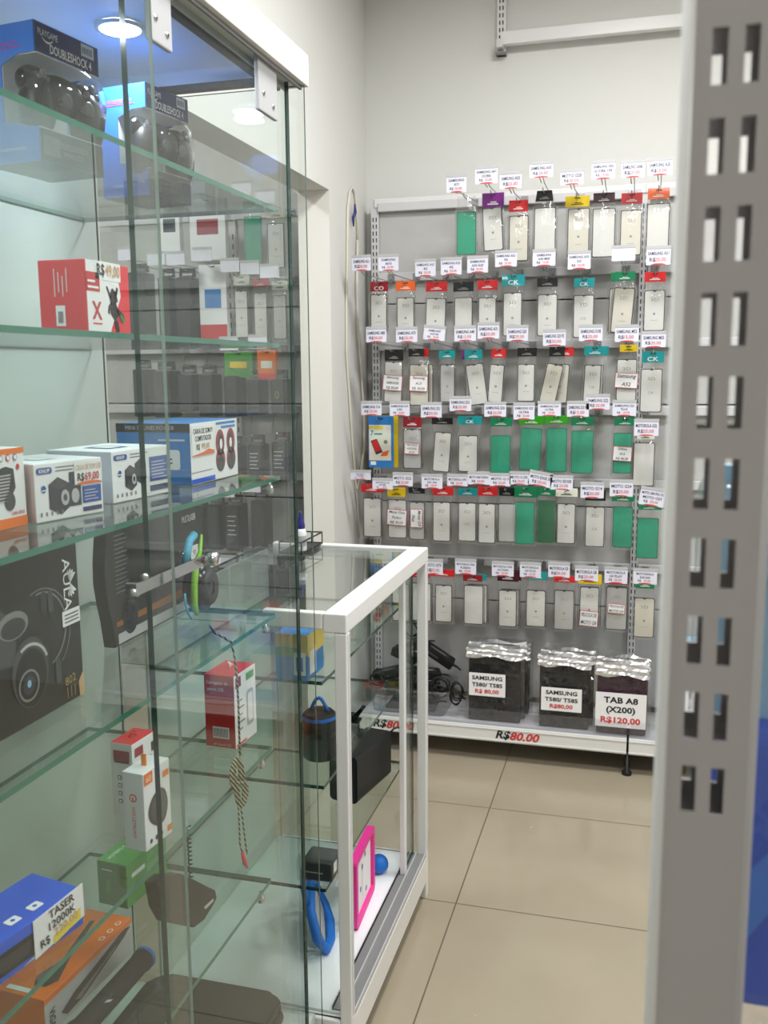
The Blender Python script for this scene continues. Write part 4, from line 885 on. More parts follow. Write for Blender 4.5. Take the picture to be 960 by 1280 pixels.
def pad_box(A, ang, wid, h, dep, label):
    t = thing('gamepad_carton', label, 'carton', A, -math.radians(ang), 'boxed gamepads on the top shelf')
    b = MB(); blue, navy = 'box_blue', 'box_navy'; S = FRONT((0, 0, 0)); M = SIDE((0, 0, 0))
    za, zb = h*.24, h*.78
    side = [(-dep, 0), (0, 0), (0, za), (-dep*.34, za+.008), (-dep*.62, za+.012), (-dep*.62, zb-.012), (-dep*.3, zb), (0, zb), (0, h), (-dep, h)]
    b.prism(side, FRONT((0, 0, 0)), .0015, blue); b.prism(side, FRONT((0, wid, 0)), .0015, blue)
    b.box((-dep, .0015, 0), (-dep+.0015, wid-.0015, h), blue); b.box((-dep, .0015, h-.0015), (0, wid-.0015, h), blue); b.box((-dep, .0015, 0), (0, wid-.0015, .0015), blue, 0, None, {'-z': 'dark_grey'})
    b.box((-.0015, .0, 0), (0, wid, za), 'dark_grey', 0); b.box((-.0015, .0, zb), (.0, wid, h), navy)
    b.box((-dep*.62, .002, zb-.0015), (0, wid-.002, zb), 'box_white'); b.box((-dep*.62, .002, za), (0, wid-.002, za+.0015), 'box_white'); b.box((-dep*.62, .002, za), (-dep*.62+.001, wid-.002, zb), 'box_white')
    b.text('DOUBLESHOCK 4', S, .0055, 'pink', x=-dep*.62, y=h*.86, maxw=dep*.66, z=.0006); b.rect(-dep*.98, h*.825, -dep*.24, h*.832, S, 'pink', .0006); b.text('DOUBLESHOCK 4', S, .0045, 'paper_white', x=-dep*.5, y=h*.1, maxw=dep*.6, z=.0006)
    b.text('PLAYGAME', M, .009, 'paper_white', x=wid*.2, y=h*.93, maxw=wid*.3, z=.0008); b.poly([(wid*(.1+.022*k), h*.9-.004*math.sin(math.pi*k/8)) for k in range(9)]+[(wid*(.1+.022*k), h*.9-.0008-.006*math.sin(math.pi*k/8)) for k in range(8, -1, -1)], M, 'paper_white', .0008)
    b.text('DOUBLESHOCK 4', M, .0125, 'paper_white', x=wid*.55, y=h*.835, maxw=wid*.66, z=.0008, bold=.02); b.rect(wid*.72, h*.89, wid*.93, h*.985, M, 'box_lilac', .0008)
    for q in range(6): b.rect(wid*(.74+.028*q), h*.91, wid*(.755+.028*q), h*.96, M, 'print_dark', .0011)
    b.text('DOUBLESHOCK 4', M, .009, 'light_grey', x=wid*.5, y=h*.15, maxw=wid*.5, z=.0008); b.text('WIRELESS', M, .007, 'light_grey', x=wid*.5, y=h*.09, maxw=wid*.32, z=.0008); b.rect(wid*.04, h*.05, wid*.3, h*.19, M, 'mid_grey', .0008)
    b.build('carton_body', t)
    b = MB(); k = b.mi('blister'); rows = []
    for z, x in zip((za, za+.016, (za+zb)/2, zb-.016, zb), (.0, .014, .02, .014, .0)):
        rows.append([b.bm.verts.new(p) for p in ((-dep*.6, -.001, z), (-.014, -.003, z), (x-.003, .006, z), (x+.004, wid*.3, z), (x+.004, wid*.7, z), (x-.003, wid-.006, z), (-.014, wid+.003, z), (-dep*.6, wid+.001, z))])
    for i in range(4):
        for j in range(7): f = b.bm.faces.new((rows[i][j], rows[i][j+1], rows[i+1][j+1], rows[i+1][j])); f.material_index = k; f.smooth = True
    b.build('blister', t)
    gamepad(t, (-.026, wid*.54, (za+zb)/2+.008), 1.15)
    return t
A = at(2, Z1, 52, 200); pad_box((A.x, A.y, Z1), 7, .131, .184, .1, 'larger blue gamepad carton at the left end of the top shelf')
A = at(2, Z1, 187, 243); pad_box((A.x, A.y, Z1), 8, .118, .178, .095, 'blue gamepad carton on the top shelf crossed by the door edge')
# ================================================================ lower shelves of the cabinet
Z4, Z5, Z6 = SZ[3]+.0046, SZ[4]+.0046, SZ[5]+.0046
# black headset carton
t, b = box_thing('headset_carton', 'large black carton picturing a headset at the left of the fourth shelf', 'carton', (-.746, .82, Z4), 0, .12, .287, .228, 'box_black', None, lid=False)
wid, h = .287, .228; M = SIDE((0, 0, 0))
def ring(cx, cy, r0, r1, a0, a1, m, z, n=22, sx=1.0):
    P1 = [(cx+sx*r1*math.cos(math.radians(a0+(a1-a0)*k/n)), cy+r1*math.sin(math.radians(a0+(a1-a0)*k/n))) for k in range(n+1)]
    P0 = [(cx+sx*r0*math.cos(math.radians(a0+(a1-a0)*k/n)), cy+r0*math.sin(math.radians(a0+(a1-a0)*k/n))) for k in range(n, -1, -1)]
    for k in range(n): b.poly([P1[k], P1[k+1], P0[n-k-1], P0[n-k]], M, m, z)
ring(wid*.7, h*.5, .05, .0525, -70, 100, 'mid_grey', .0008); ring(wid*.7, h*.48, .06, .0615, -50, 110, 'mid_grey', .0008)
b.poly([(wid*.3, h*.62), (wid*.42, h*.72), (wid*.52, h*.6), (wid*.5, h*.38), (wid*.3, h*.4)], M, 'dark_grey', .0007)
b.poly(ell(.03, .018, 18, wid*.5, h*.6), M, 'mid_grey', .001); b.poly(ell(.024, .013, 18, wid*.5, h*.585), M, 'charcoal', .0012); b.poly(rr(.012, .03, .005, 3, wid*.72, h*.66), M, 'charcoal', .001)
b.poly(ell(.037, .046, 24, wid*.6, h*.3), M, 'dark_grey', .0011); b.poly(ell(.032, .038, 24, wid*.6, h*.27), M, 'black', .0014); ring(wid*.58, h*.23, .018, .021, 0, 360, 'mid_grey', .0017); b.poly(ell(.012, .012, 16, wid*.58, h*.23), M, 'print_dark', .0017); b.poly(ell(.004, .005, 12, wid*.58, h*.24), M, 'sky_blue', .002)
ring(wid*.6, h*.3, .034, .038, 20, 120, 'light_grey', .0016)
b.poly(rr(.012, .034, .005, 3, wid*.8, h*.23), M, 'dark_grey', .0014); b.poly(rr(.01, .03, .004, 3, wid*.77, h*.66), M, 'dark_grey', .0014)
b.text('AULA', M, .017, 'paper_white', x=wid*.905, y=h*.72, rot=-90, z=.001, sx=1.2)
for k in range(4):
    a = math.radians(52+k*22); b.poly([(wid*.945-.004, h*.72), (wid*.945+.012*math.cos(a)-.004, h*.72+.017*math.sin(a)), (wid*.945+.017*math.cos(a-.25)-.004, h*.72+.02*math.sin(a-.25))], M, 'paper_white', .001); b.poly([(wid*.945-.004, h*.72), (wid*.945+.012*math.cos(a)-.004, h*.72-.017*math.sin(a)), (wid*.945+.017*math.cos(a-.25)-.004, h*.72-.02*math.sin(a-.25))], M, 'paper_white', .001)
b.text('802', M, .012, 'gold_ink', x=wid*.89, y=h*.14, z=.001, rot=6)
for k in range(3): b.rect(wid*(.86+.03*k), h*.03, wid*(.864+.03*k), h*.1, M, 'gold_ink', .001)
b.poly([(wid*.96, .001), (wid, .001), (wid, h*.16), (wid*.955, h*.1)], M, 'print_tan', .0009)
b.build('carton_body', t)
q = MB(); M2 = SIDE((.001, wid*.925, h*.515)); q.prism(rr(.04, .021, .001, 1), M2, .0005, 'paper_white')
for k in range(3): q.rect(-.016, -.006+.005*k, .016, -.0045+.005*k, M2, 'ink_black', .0006)
q.build('sticker', t)

# black headphone blister pack with rounded side
A = at(2, Z4, 142, 814)
t = thing('headphone_pack', 'black rounded headphone pack with green and blue cord on the fourth shelf', 'headphone pack', (-.82, 1.2, Z4), 0)
p0 = at(0, -.82, 131, 720); y0 = p0.y-1.2; hh = at(0, -.82, 200, 632).z-Z4
b = MB(); yw = min(at(0, -.82, 248, 740).y, 1.662)-1.2
out = [(yw, .01), (yw, hh*.98), (y0+.02, hh), (y0+.008, hh*.86), (y0, hh*.66), (y0, hh*.5), (y0+.008, hh*.32), (y0+.016, hh*.16), (y0+.022, .0)]
out = [(y0+.022, 0), (yw, 0), (yw, hh), (y0+.02, hh), (y0+.008, hh*.86), (y0+.001, hh*.68), (y0, hh*.52), (y0+.006, hh*.36), (y0+.014, hh*.22)]
M = SIDE((0, 0, 0)); b.prism(out, M, .022, 'box_black', bev=.003)
for k in range(14): b.rect(y0+.03, hh*(.42+.034*k), y0+.03+.03+.012*((k*7) % 5)/5, hh*(.428+.034*k), M, 'mid_grey', .0008)
b.poly([(y0+.026, hh*.2), (yw-.002, hh*.23), (yw-.002, hh*.15), (y0+.026, hh*.16)], M, 'print_amber', .0008); b.text('MULTILASER', M, .0125, 'paper_white', x=yw-.03, y=hh*.82, maxw=.055, z=.001); b.rect(y0+.03, hh*.02, yw-.03, hh*.1, M, 'light_grey', .0008)
b.poly(ell(.024, .03, 20, y0+.07, hh*.2), M, 'black_gloss', .001)
b.build('pack_card', t)
b = MB(); yc = at(0, -.765, 256, 738); M = SIDE((.055, yc.y-1.2, yc.z-Z4+.006)); b.lathe([(0, .014), (.02, .013), (.036, .004), (.04, -.012), (.03, -.03), (0, -.034)], M@Matrix.Diagonal((1.0, 1.15, 1, 1)), 'black_gloss', 24); b.lathe([(.012, .0145), (.026, .016), (.03, .008), (.026, .004)], M@Matrix.Diagonal((1.0, 1.15, 1, 1)), 'charcoal', 20); b.build('ear_cup', t)
b = MB()
def cab(px, py, x=-.742): p = at(0, x, px, py); return p-t.location
b.tube([cab(*q) for q in ((252, 668), (250, 690), (245, 705), (243, 730), (243, 755), (246, 768))], .0045, 'lime_cord', 8, rs=[.002, .004, .006, .006, .006, .004]); b.build('lime_band', t, 'lime green band')
b = MB(); b.tube([cab(*q) for q in ((243, 668), (237, 676), (234, 690), (232, 705))], .007, 'cyan_cord', 8); b.tube([cab(*q) for q in ((231, 742), (232, 756), (236, 768), (240, 774))], .002, 'cyan_cord', 6); b.build('blue_cord', t, 'light blue cord')
b = MB(); b.prism(rr(.03, .026, .001, 1, yw-.012, hh*.5), SIDE((.0012, 0, 0)), .0006, 'paper_white'); b.text('EF', SIDE((.0012, yw-.012, hh*.5)), .008, 'ink_black', z=.0007); b.build('sticker', t)

# braided cord hanging from the headphones in front of the shelves
xx = -.642
t = thing('braided_cord', 'black and white braided cord tied in a bundle hanging inside the door', 'cord', at(0, xx, 262, 782))
def cp(px, py, x=xx): return at(0, x, px, py)-t.location
P('braid', (60, 60, 44), .7)
m = MATS['braid']; nt = m.node_tree; tc = nt.nodes.new('ShaderNodeTexCoord'); w = nt.nodes.new('ShaderNodeTexWave'); w.wave_type = 'BANDS'; w.bands_direction = 'DIAGONAL'; w.inputs['Scale'].default_value = 70
rp = nt.nodes.new('ShaderNodeValToRGB'); rp.color_ramp.interpolation = 'CONSTANT'; rp.color_ramp.elements[0].color = (*lin((28, 28, 24)), 1); rp.color_ramp.elements[1].color = (*lin((176, 172, 130)), 1); rp.color_ramp.elements[1].position = .58
nt.links.new(tc.outputs['Object'], w.inputs['Vector']); nt.links.new(w.outputs['Fac'], rp.inputs[0]); nt.links.new(rp.outputs[0], nt.nodes['Principled BSDF'].inputs['Base Color'])
b = MB(); b.tube([cp(*q) for q in ((262, 782), (268, 791), (280, 797), (289, 803), (293, 820), (296, 845), (298, 880), (299, 915), (300, 945))], .0019, 'braid', 8); b.build('cord', t)
b = MB(); rnd = random.Random(3)
for k in range(9):
    pts = []
    for i in range(25):
        a = 2*math.pi*i/24; px = 299+(1.5+k*.8+rnd.random()*1.5)*math.cos(a); py = 978+(31-(k%4)*3)*math.sin(a); px += (2.5 if py > 982 else -2.5)
        pts.append(cp(px, py, xx+.0015*math.sin(a*2+k)))
    b.tube(pts, .0019, 'braid', 6, closed=False)
b.tube([cp(299+8*math.cos(2*math.pi*i/16), 976+2.5*math.sin(2*math.pi*i/16), xx+.003*math.sin(2*math.pi*i/16)) for i in range(17)], .0028, 'braid', 6); b.build('bundle', t)
b = MB(); b.tube([cp(*q) for q in ((298, 1006), (299, 1030), (300, 1055), (303, 1066))], .0016, 'braid', 6); b.tube([cp(*q) for q in ((301, 1006), (304, 1030), (307, 1055), (309, 1068))], .0016, 'braid', 6); b.build('cord_ends', t)
b = MB(); b.tube([cp(303, 1066), cp(306, 1078), cp(309, 1084)], .004, 'box_red', 8, rs=[.003, .0042, .0025]); b.build('plug', t, 'red plug')

# fifth shelf
A = at(2, Z5, 295, 937)
def tall_box(name, label, A, ang, dep, wid, h, body, fm=None, z=None): return box_thing(name, label, 'carton', A, ang, dep, wid, h, body, None, fm, lid=False, z=z)
wid, h, dep = .088, .14, .062
t, b = tall_box('charger_carton', 'red carton with white front and barcode behind the hanging braided cord', A, 3, dep, wid, h, 'box_white', {'-y': 'box_red_deep', '+z': 'box_red_deep', '-x': 'box_red_deep'})
S = FRONT((0, 0, 0)); M = SIDE((0, 0, 0))
b.text('Carregador de', S, .0068, 'paper_white', x=-dep*.56, y=h*.89, maxw=dep*.7, bold=.01); b.text('parede USB', S, .0068, 'paper_white', x=-dep*.62, y=h*.8, maxw=dep*.55, bold=.01)
b.rect(-dep*.75, h*.13, -dep*.2, h*.29, S, 'paper_white', .0006)
for k in range(14): b.rect(-dep*.72+k*dep*.035, h*.15, -dep*.705+k*dep*.035, h*.27, S, 'ink_black', .0009)
b.text('2A RoHS CE', S, .005, 'box_pink', x=-dep*.45, y=h*.045, maxw=dep*.7)
b.rect(wid*.06, h*.82, wid*.3, h*.96, M, 'print_crimson', .0006)
for k in range(5): b.rect(wid*.14, h*(.22+.1*k), wid*(.34+.1*(k % 2)), h*(.24+.1*k), M, 'mid_grey', .0006)
b.poly(rr(wid*.3, h*.5, .006, 3, wid*.7, h*.45), M, 'light_grey', .0006); b.poly(rr(wid*.22, h*.4, .005, 3, wid*.7, h*.45), M, 'box_white', .0009); b.rect(wid*.55, h*.84, wid*.9, h*.94, M, 'box_green', .0006); b.rect(wid*.04, h*.02, wid*.5, h*.05, M, 'box_red', .0006)
b.build('carton_body', t)
q = MB(); q.tube([(-.03, wid*.45, h), (-.028, wid*.47, h+.006), (-.034, wid*.5, h+.012), (-.026, wid*.52, h+.006)], .0018, 'paper_white', 6); q.build('pull_string', t)
# green carton with the two white cartons standing on it
A = at(2, Z6, 160, 1137)
t, b = tall_box('green_carton', 'green carton on the lowest glass shelf below the two white cartons', A, 5, .062, .125, .084, 'box_green', {'-y': 'box_green_dark'})
S = FRONT((0, 0, 0)); M = SIDE((0, 0, 0)); h = .084
b.text('HOMEPLUS', TOP((-.044, .034, h), math.radians(90)), .008, 'paper_white', maxw=.05, bold=.01); b.rect(-.052, h*.8, -.03, h*.83, S, 'paper_white', .0006); b.rect(-.045, h*.3, -.034, h*.6, S, 'box_green', .0006); b.rect(.015, h*.62, .055, h*.72, M, 'paper_white', .0006); b.rect(.01, h*.2, .09, h*.26, M, 'box_green', .0006)
b.build('carton_body', t); GT = t
A2 = at(2, Z5, 183, 1066)
wid, h, dep = .0655, .12, .0365
t, b = tall_box('mouse_carton', 'white carton with orange hang tab picturing a dark mouse, standing in front', A2, 6, dep, wid, h, 'box_white')
S = FRONT((0, 0, 0)); M = SIDE((0, 0, 0))
b.rect(wid*.03, h*.84, wid*.34, h*.985, M, 'box_orange', .0006); b.text('60', M, h*.08, 'paper_white', x=wid*.18, y=h*.91, z=.001, maxw=wid*.2)
b.poly([(wid*(.5+.37*c_), h*(.46+.23*s_+.05*c_*s_)) for c_, s_ in [(math.cos(2*math.pi*k/28), math.sin(2*math.pi*k/28)) for k in range(28)]], M, 'charcoal', .0007); b.poly([(wid*(.52+.3*c_), h*(.47+.19*s_)) for c_, s_ in [(math.cos(2*math.pi*k/28), math.sin(2*math.pi*k/28)) for k in range(28)]], M, 'dark_grey', .001)
for k in range(3): b.poly(ell(.0028, .0038, 10, wid*(.2+.2*k), h*.1), M, 'charcoal', .0007)
b.rect(wid*.72, h*.8, wid*.95, h*.88, M, 'box_orange', .0006); b.rect(wid*.82, h*.06, wid*.98, h*.14, M, 'box_orange', .0006)
b.text('HOLLETRONY', S, .006, 'box_red', x=-dep*.5, y=h*.36, rot=-90, maxw=h*.4); b.poly(ell(.0065, .0065, 16, -dep*.5, h*.68), S, 'box_red', .0006); b.poly(ell(.0045, .0045, 16, -dep*.5, h*.68), S, 'box_white', .0009); b.rect(-dep*.53, h*.64, -dep*.47, h*.7, S, 'box_red', .0012)
b.build('carton_body', t)
q = MB(); q.box((-dep*.62, wid*.42, h-.001), (-dep*.38, wid*.46, h+.018), 'orange_tab', .001); q.build('hang_tab', t, 'orange tab')
A3 = at(2, Z5, 169, 1022)
wid, h, dep = .064, .12, .04
t, b = tall_box('red_top_carton', 'white carton with red top and icon column behind the mouse carton', A3, 4.5, dep, wid, h, 'box_white', {'+z': 'box_red'})
S = FRONT((0, 0, 0)); M = SIDE((0, 0, 0))
b.rect(-dep*.86, h*.76, -dep*.12, h*.9, S, 'print_crimson', .0006); b.rect(-dep*.84, h*.73, -dep*.14, h*.76, S, 'charcoal', .0008)
for k in range(4): b.poly(rr(.007, .007, .0015, 2, -dep*.62, h*(.2+.11*k)), S, 'charcoal', .0006); b.poly(rr(.0045, .0045, .001, 2, -dep*.62, h*(.2+.11*k)), S, 'box_white', .0009)
b.rect(wid*.1, h*.8, wid*.45, h*.92, M, 'print_crimson', .0006); b.poly(ell(wid*.18, h*.12, 18, wid*.7, h*.6), M, 'charcoal', .0007); b.rect(wid*.8, h*.75, wid*.98, h*.88, M, 'charcoal', .0007)
b.build('carton_body', t)
q = MB(); q.tube([(-.022, wid*.4, h), (-.02, wid*.46, h+.007), (-.015, wid*.52, h+.003), (-.02, wid*.56, h+.008)], .0022, 'box_red', 6); q.build('pull_string', t)
# blue stun torch carton
A = at(2, Z5, 31, 1196)
wid, h, dep = .1, .062, .1
Ab = at(2, Z5, 92, 1152); ang = math.degrees(math.atan2(Ab.x-A.x, Ab.y-A.y)); wl = (Ab-A).length
t, b = tall_box('torch_carton', 'blue window carton with white and yellow price card at the left of the fifth shelf', (A.x-.012*math.sin(math.radians(ang)), A.y-.1, Z5), ang, .085, .1+wl, .05, 'box_royal')
W = .1+wl; S = FRONT((0, 0, 0)); M = SIDE((0, 0, 0)); h = .05
b.rect(.004, .008, W-wl+.004, .036, M, 'black', .0006); b.poly([(.01, .012), (W-wl-.01, .014), (W-wl-.004, .03), (.01, .03)], M, 'charcoal', .001); b.poly([(W-wl-.02, .003), (W-wl+.03, .012), (W-wl+.03, .004)], M, 'box_lilac', .0012)
T_ = TOP((-.04, W*.5, h), math.radians(90)); b.text('XTILL-ERW', T_, .008, 'paper_white', x=-.02, y=.012, maxw=.06)
for k in range(2): b.poly(rr(.018, .014, .002, 2, .0+.034*k, -.018), T_, 'paper_white', .0006); b.poly(ell(.003, .003, 8, .0+.034*k, -.018), T_, 'box_royal', .0009)
b.build('carton_body', t)
q = MB(); cw = wl*1.02; M2 = SIDE((.002, W-cw*.5, h*.62)); q.prism([(-cw*.5, -.03), (cw*.5, -.018), (cw*.5, .026), (-cw*.5, .019)], M2, .0007, 'paper_white')
q.poly([(-cw*.14, -.027), (cw*.42, -.017), (cw*.42, -.003), (-cw*.14, -.016)], M2, 'yellow_hi', .0006)
q.text('TASER', M2, .0105, 'ink_black', x=.004, y=.0155, maxw=cw*.56, rot=5, bold=.012, z=.001); q.text('12000K', M2, .0105, 'ink_black', x=.004, y=.0015, maxw=cw*.62, rot=6, bold=.012, z=.001); q.text('R$', M2, .0105, 'ink_black', x=-cw*.3, y=-.016, maxw=cw*.18, rot=6, bold=.012, z=.001); q.text('220,00', M2, .0105, 'print_tan', x=cw*.12, y=-.011, maxw=cw*.5, rot=6, bold=.012, z=.001); q.build('price_card', t)
# dark pouch hanging on a coiled cord from the fifth shelf
xx = -.668
top = at(0, xx, 236, 1042)
t = thing('hanging_pouch', 'dark fabric pouch hanging on a coiled cord below the fifth shelf', 'pouch', (xx, top.y, SZ[4]-.0046))
def hp(px, py, dx=0): return at(0, xx+dx, px, py)-t.location
b = MB(); M = Matrix.Identity(4)
c0 = at(0, xx, 231, 1116); sy = lambda px, py: (at(0, xx, px, py).y-c0.y, at(0, xx, px, py).z-c0.z)
pts = [sy(*q) for q in ((193, 1104), (198, 1134), (208, 1152), (240, 1159), (252, 1150), (262, 1128), (268, 1122), (266, 1112), (240, 1100), (225, 1092), (205, 1094))]
b.prism(pts[::-1] if False else pts, SIDE(Vector((xx+.006, c0.y, c0.z))-t.location), .022, 'black', bev=.004)
mk = [sy(*q) for q in ((250, 1133), (262, 1122), (262, 1126), (252, 1136))]; b.poly(mk, SIDE(Vector((xx+.006, c0.y, c0.z))-t.location), 'light_grey', .001); b.build('pouch_body', t)
b = MB(); p0, p1 = Vector((0, 0, -.002)), hp(239, 1104); N = 90
b.tube([p0.lerp(p1, i/N)+Vector((.003*math.cos(i*.95), .003*math.sin(i*.95), 0)) for i in range(N+1)], .0013, 'black', 6); b.build('coiled_cord', t)

# sixth shelf: orange straightener carton and a torch
A = at(2, Z6, 58, 1300); Bq = at(2, Z6, 166, 1190); ang = math.degrees(math.atan2(Bq.x-A.x, Bq.y-A.y)); wid = (Bq-A).length; h, dep = .062, .085
t, b = tall_box('straightener_carton', 'orange and grey carton picturing a hair straightener on the lowest glass shelf', A, ang, dep, wid, h, 'box_orange', {'+x': 'light_grey'})
M = SIDE((0, 0, 0)); T_ = TOP((0, 0, h))
b.poly([(wid*.16, h*.3), (wid*.3, h*.5), (wid*.9, h*.88), (wid*.98, h*.8), (wid*.9, h*.66), (wid*.4, h*.16), (wid*.22, h*.12)], M, 'charcoal', .0006); b.poly([(wid*.3, h*.3), (wid*.8, h*.66), (wid*.78, h*.6), (wid*.36, h*.2)], M, 'mid_grey', .0009)
b.rect(0, h*.86, wid, h, M, 'box_orange', .0007); b.text('VIGA', M, .012, 'ink_black', x=wid*.07, y=h*.4, rot=-90, bold=.02, maxw=h*.5, z=.0012)
b.poly([(-dep*.2, wid*.12), (-dep*.1, wid*.2), (-dep*.3, wid*.42), (-dep*.6, wid*.88), (-dep*.68, wid*.86), (-dep*.42, wid*.4), (-dep*.55, wid*.2), (-dep*.4, wid*.1)], frame((0, 0, h), (1, 0, 0), (0, 1, 0)), 'charcoal', .0006)
for k in range(3): b.poly(ell(.0045, .006, 12, -dep*.12, wid*(.7+.1*k)), frame((0, 0, h), (1, 0, 0), (0, 1, 0)), 'paper_white', .0006); b.poly(ell(.003, .004, 12, -dep*.12, wid*(.7+.1*k)), frame((0, 0, h), (1, 0, 0), (0, 1, 0)), 'box_orange', .0009)
b.rect(-dep*.85, wid*.03, -dep*.3, wid*.07, frame((0, 0, h), (1, 0, 0), (0, 1, 0)), 'paper_white', .0006); b.build('carton_body', t)
r = .02; pa, pb_ = at(2, Z6+r, 96, 1292), at(2, Z6+r, 182, 1196)
t = thing('torch', 'black torch with a blue end cap lying on the lowest glass shelf', 'torch', (pa.x, pa.y, Z6))
d = (pb_-pa); L_ = d.length; dn = d.normalized(); sd = Vector((0, 0, 1)); M = frame((0, 0, r), dn.cross(Vector((0, 0, 1))), (0, 0, 1)); Mz = Matrix.Translation((0, 0, r))@dn.to_track_quat('Z', 'Y').to_matrix().to_4x4()
b = MB(); b.lathe([(0, -.03), (.0195, -.03), (.02, -.026), (.02, .0), (.0165, .012), (.0165, L_*.9), (.018, L_*.92), (.018, L_*.97)], Mz, 'black_soft', 24); b.build('torch_body', t)
b = MB(); b.lathe([(.018, L_*.97), (.0185, L_*.975), (.0185, L_), (.016, L_+.003), (0, L_+.003)], Mz, 'foam_blue', 24); b.build('end_cap', t, 'blue end cap')
b = MB(); u = .0
for s in (0,): b.poly([(-.006, .05), (.006, .058), (.006, .064), (-.001, .06), (-.001, .075), (-.006, .07)], frame((0.0118, 0, r+.0125), dn.cross(Vector((0, 0, 1))), dn)@Matrix.Translation((0, 0, .0)), 'light_grey')
b.build('torch_mark', t)
# dark case lying on the cabinet floor
t = thing('dark_case', 'large dark flat case lying on the cabinet bottom under the lowest shelf', 'case', (-.86, .84, .16))
b = MB(); b.prism(rr(.3, .8, .04, 5, .04, .4), TOP((0, 0, .07)), .069, 'black_soft', bev=.008); b.build('case_body', t)
b = MB(); b.tube([(x, y, .035) for x, y in rr(.303, .803, .04, 5, .04, .4)], .003, 'charcoal', 6, closed=True); b.build('zip', t)
# ================================================================ low glass counter with white aluminium frame
KX0, KX1, KY0, KY1, KZ = -1.03, -.556, 1.72, 2.457, 1.02
K = thing('display_counter', 'low glass counter with white frame beyond the tall cabinet', 'display counter', (KX0, KY0, 0))
ko = Vector((KX0, KY0, 0))
def kb(b, lo, hi, m, bev=0, fm=None): b.box([lo[i]-ko[i] for i in range(3)], [hi[i]-ko[i] for i in range(3)], m, bev, None, fm)
def kslab(b, lo, hi, ax, glass='counter_glass', edge='edge_dark'): kb(b, lo, hi, edge, 0, {s+'xyz'[ax]: glass for s in '+-'})
B_ = .026
def rail(lo, hi, name='frame_rail'): b = MB(); kb(b, lo, hi, 'alu_white', .003); b.build(name, K)
TR = .05                                                   # wide top rail
rail((KX1-TR, KY0, KZ-.04), (KX1, KY1, KZ)); rail((-.735, KY0, KZ-.034), (KX1-TR, KY0+.022, KZ)); rail((KX0+.03, KY1-.03, KZ-.034), (KX1-TR, KY1, KZ))
for (x, y) in ((KX1-B_, KY0), (KX1-B_, KY1-B_)):
    b = MB(); kb(b, (x, y, .0), (x+B_, y+B_, KZ-.04), 'alu_white', .003)
    for dy in (.008, .017): kb(b, (x+B_-.0005, y+dy-.001, .14), (x+B_+.0012, y+dy+.001, KZ-.042), 'metal_pale')
    b.build('corner_post', K)
for lo, hi in (((KX1-.022, KY0+B_, .05), (KX1, KY1-B_, .125)), ((KX0, KY0+B_, .05), (KX0+.022, KY1-B_, .125)), ((KX0+B_, KY0, .05), (KX1-B_, KY0+.022, .125)), ((KX0+B_, KY1-.022, .05), (KX1-B_, KY1, .125))): rail(lo, hi, 'bottom_rail')
b = MB(); kb(b, (KX0+.022, KY0+.022, .108), (KX1-.022, KY1-.022, .13), 'deck_white'); b.build('deck', K)
b = MB(); kb(b, (KX1-.052, KY0+B_, .125), (KX1-.002, KY1-B_, .134), 'mid_grey', .001); kb(b, (KX1-.053, KY0+B_, .13), (KX1-.0505, KY1-B_, .139), 'slot_dark'); kb(b, (KX1-.03, KY0+B_, .134), (KX1-.027, KY1-B_, .139), 'light_grey'); kb(b, (KX1-.004, KY0+B_, .125), (KX1-.001, KY1-B_, .139), 'light_grey'); b.build('door_track', K)
b = MB(); kslab(b, (KX0, KY0+.01, KZ-.012), (KX1-TR+.004, KY1-.026, KZ-.006), 2); b.build('glass_top', K)
b = MB(); kb(b, (-.735, KY0+.0215, KZ-.006), (KX1-TR, KY0+.0235, KZ-.004), 'slot_dark'); kb(b, (KX1-TR-.003, KY0+.022, KZ-.006), (KX1-TR, KY1-.03, KZ-.003), 'slot_dark'); b.build('gasket', K)
b = MB(); kslab(b, (KX0+B_, KY0+.009, .125), (KX1-B_, KY0+.014, KZ-.034), 1); b.build('near_pane', K)
b = MB(); kslab(b, (KX0+B_, KY1-.014, .125), (KX1-B_, KY1-.009, KZ-.034), 1); b.build('far_pane', K)
b = MB(); kb(b, (KX0+.008, KY0+B_, .125), (KX0+.014, KY1-B_, KZ-.02), 'cabinet_lining'); b.build('rear_panel', K)
# sliding glass door of the aisle side, pushed back to the far post
ys = at(0, KX1-.04, 503, 900).y
b = MB(); kb(b, (KX1-.046, ys-.012, .134), (KX1-.032, ys+.012, KZ-.042), 'alu_white', .002); dr = b.build('sliding_door', K)
b = MB(); kslab(b, (KX1-.0415, ys+.012, .137), (KX1-.0365, KY1-B_-.002, KZ-.044), 0); b.build('pane', dr)
for z in (.863, .636, .404):
    b = MB(); kslab(b, (KX0+.02, KY0+.03, z-.004), (-.62, KY1-.03, z+.004), 2, 'shelf_glass', 'edge_dark'); b.build('glass_shelf', K)
b = MB(); 
for (x, y) in ((KX1-.02, KY1-.02), (KX0+.02, KY1-.02), (KX1-.02, KY0+.02)):
    pass
KD = .13
S1, S2, S3 = .8676, .6406, .4086
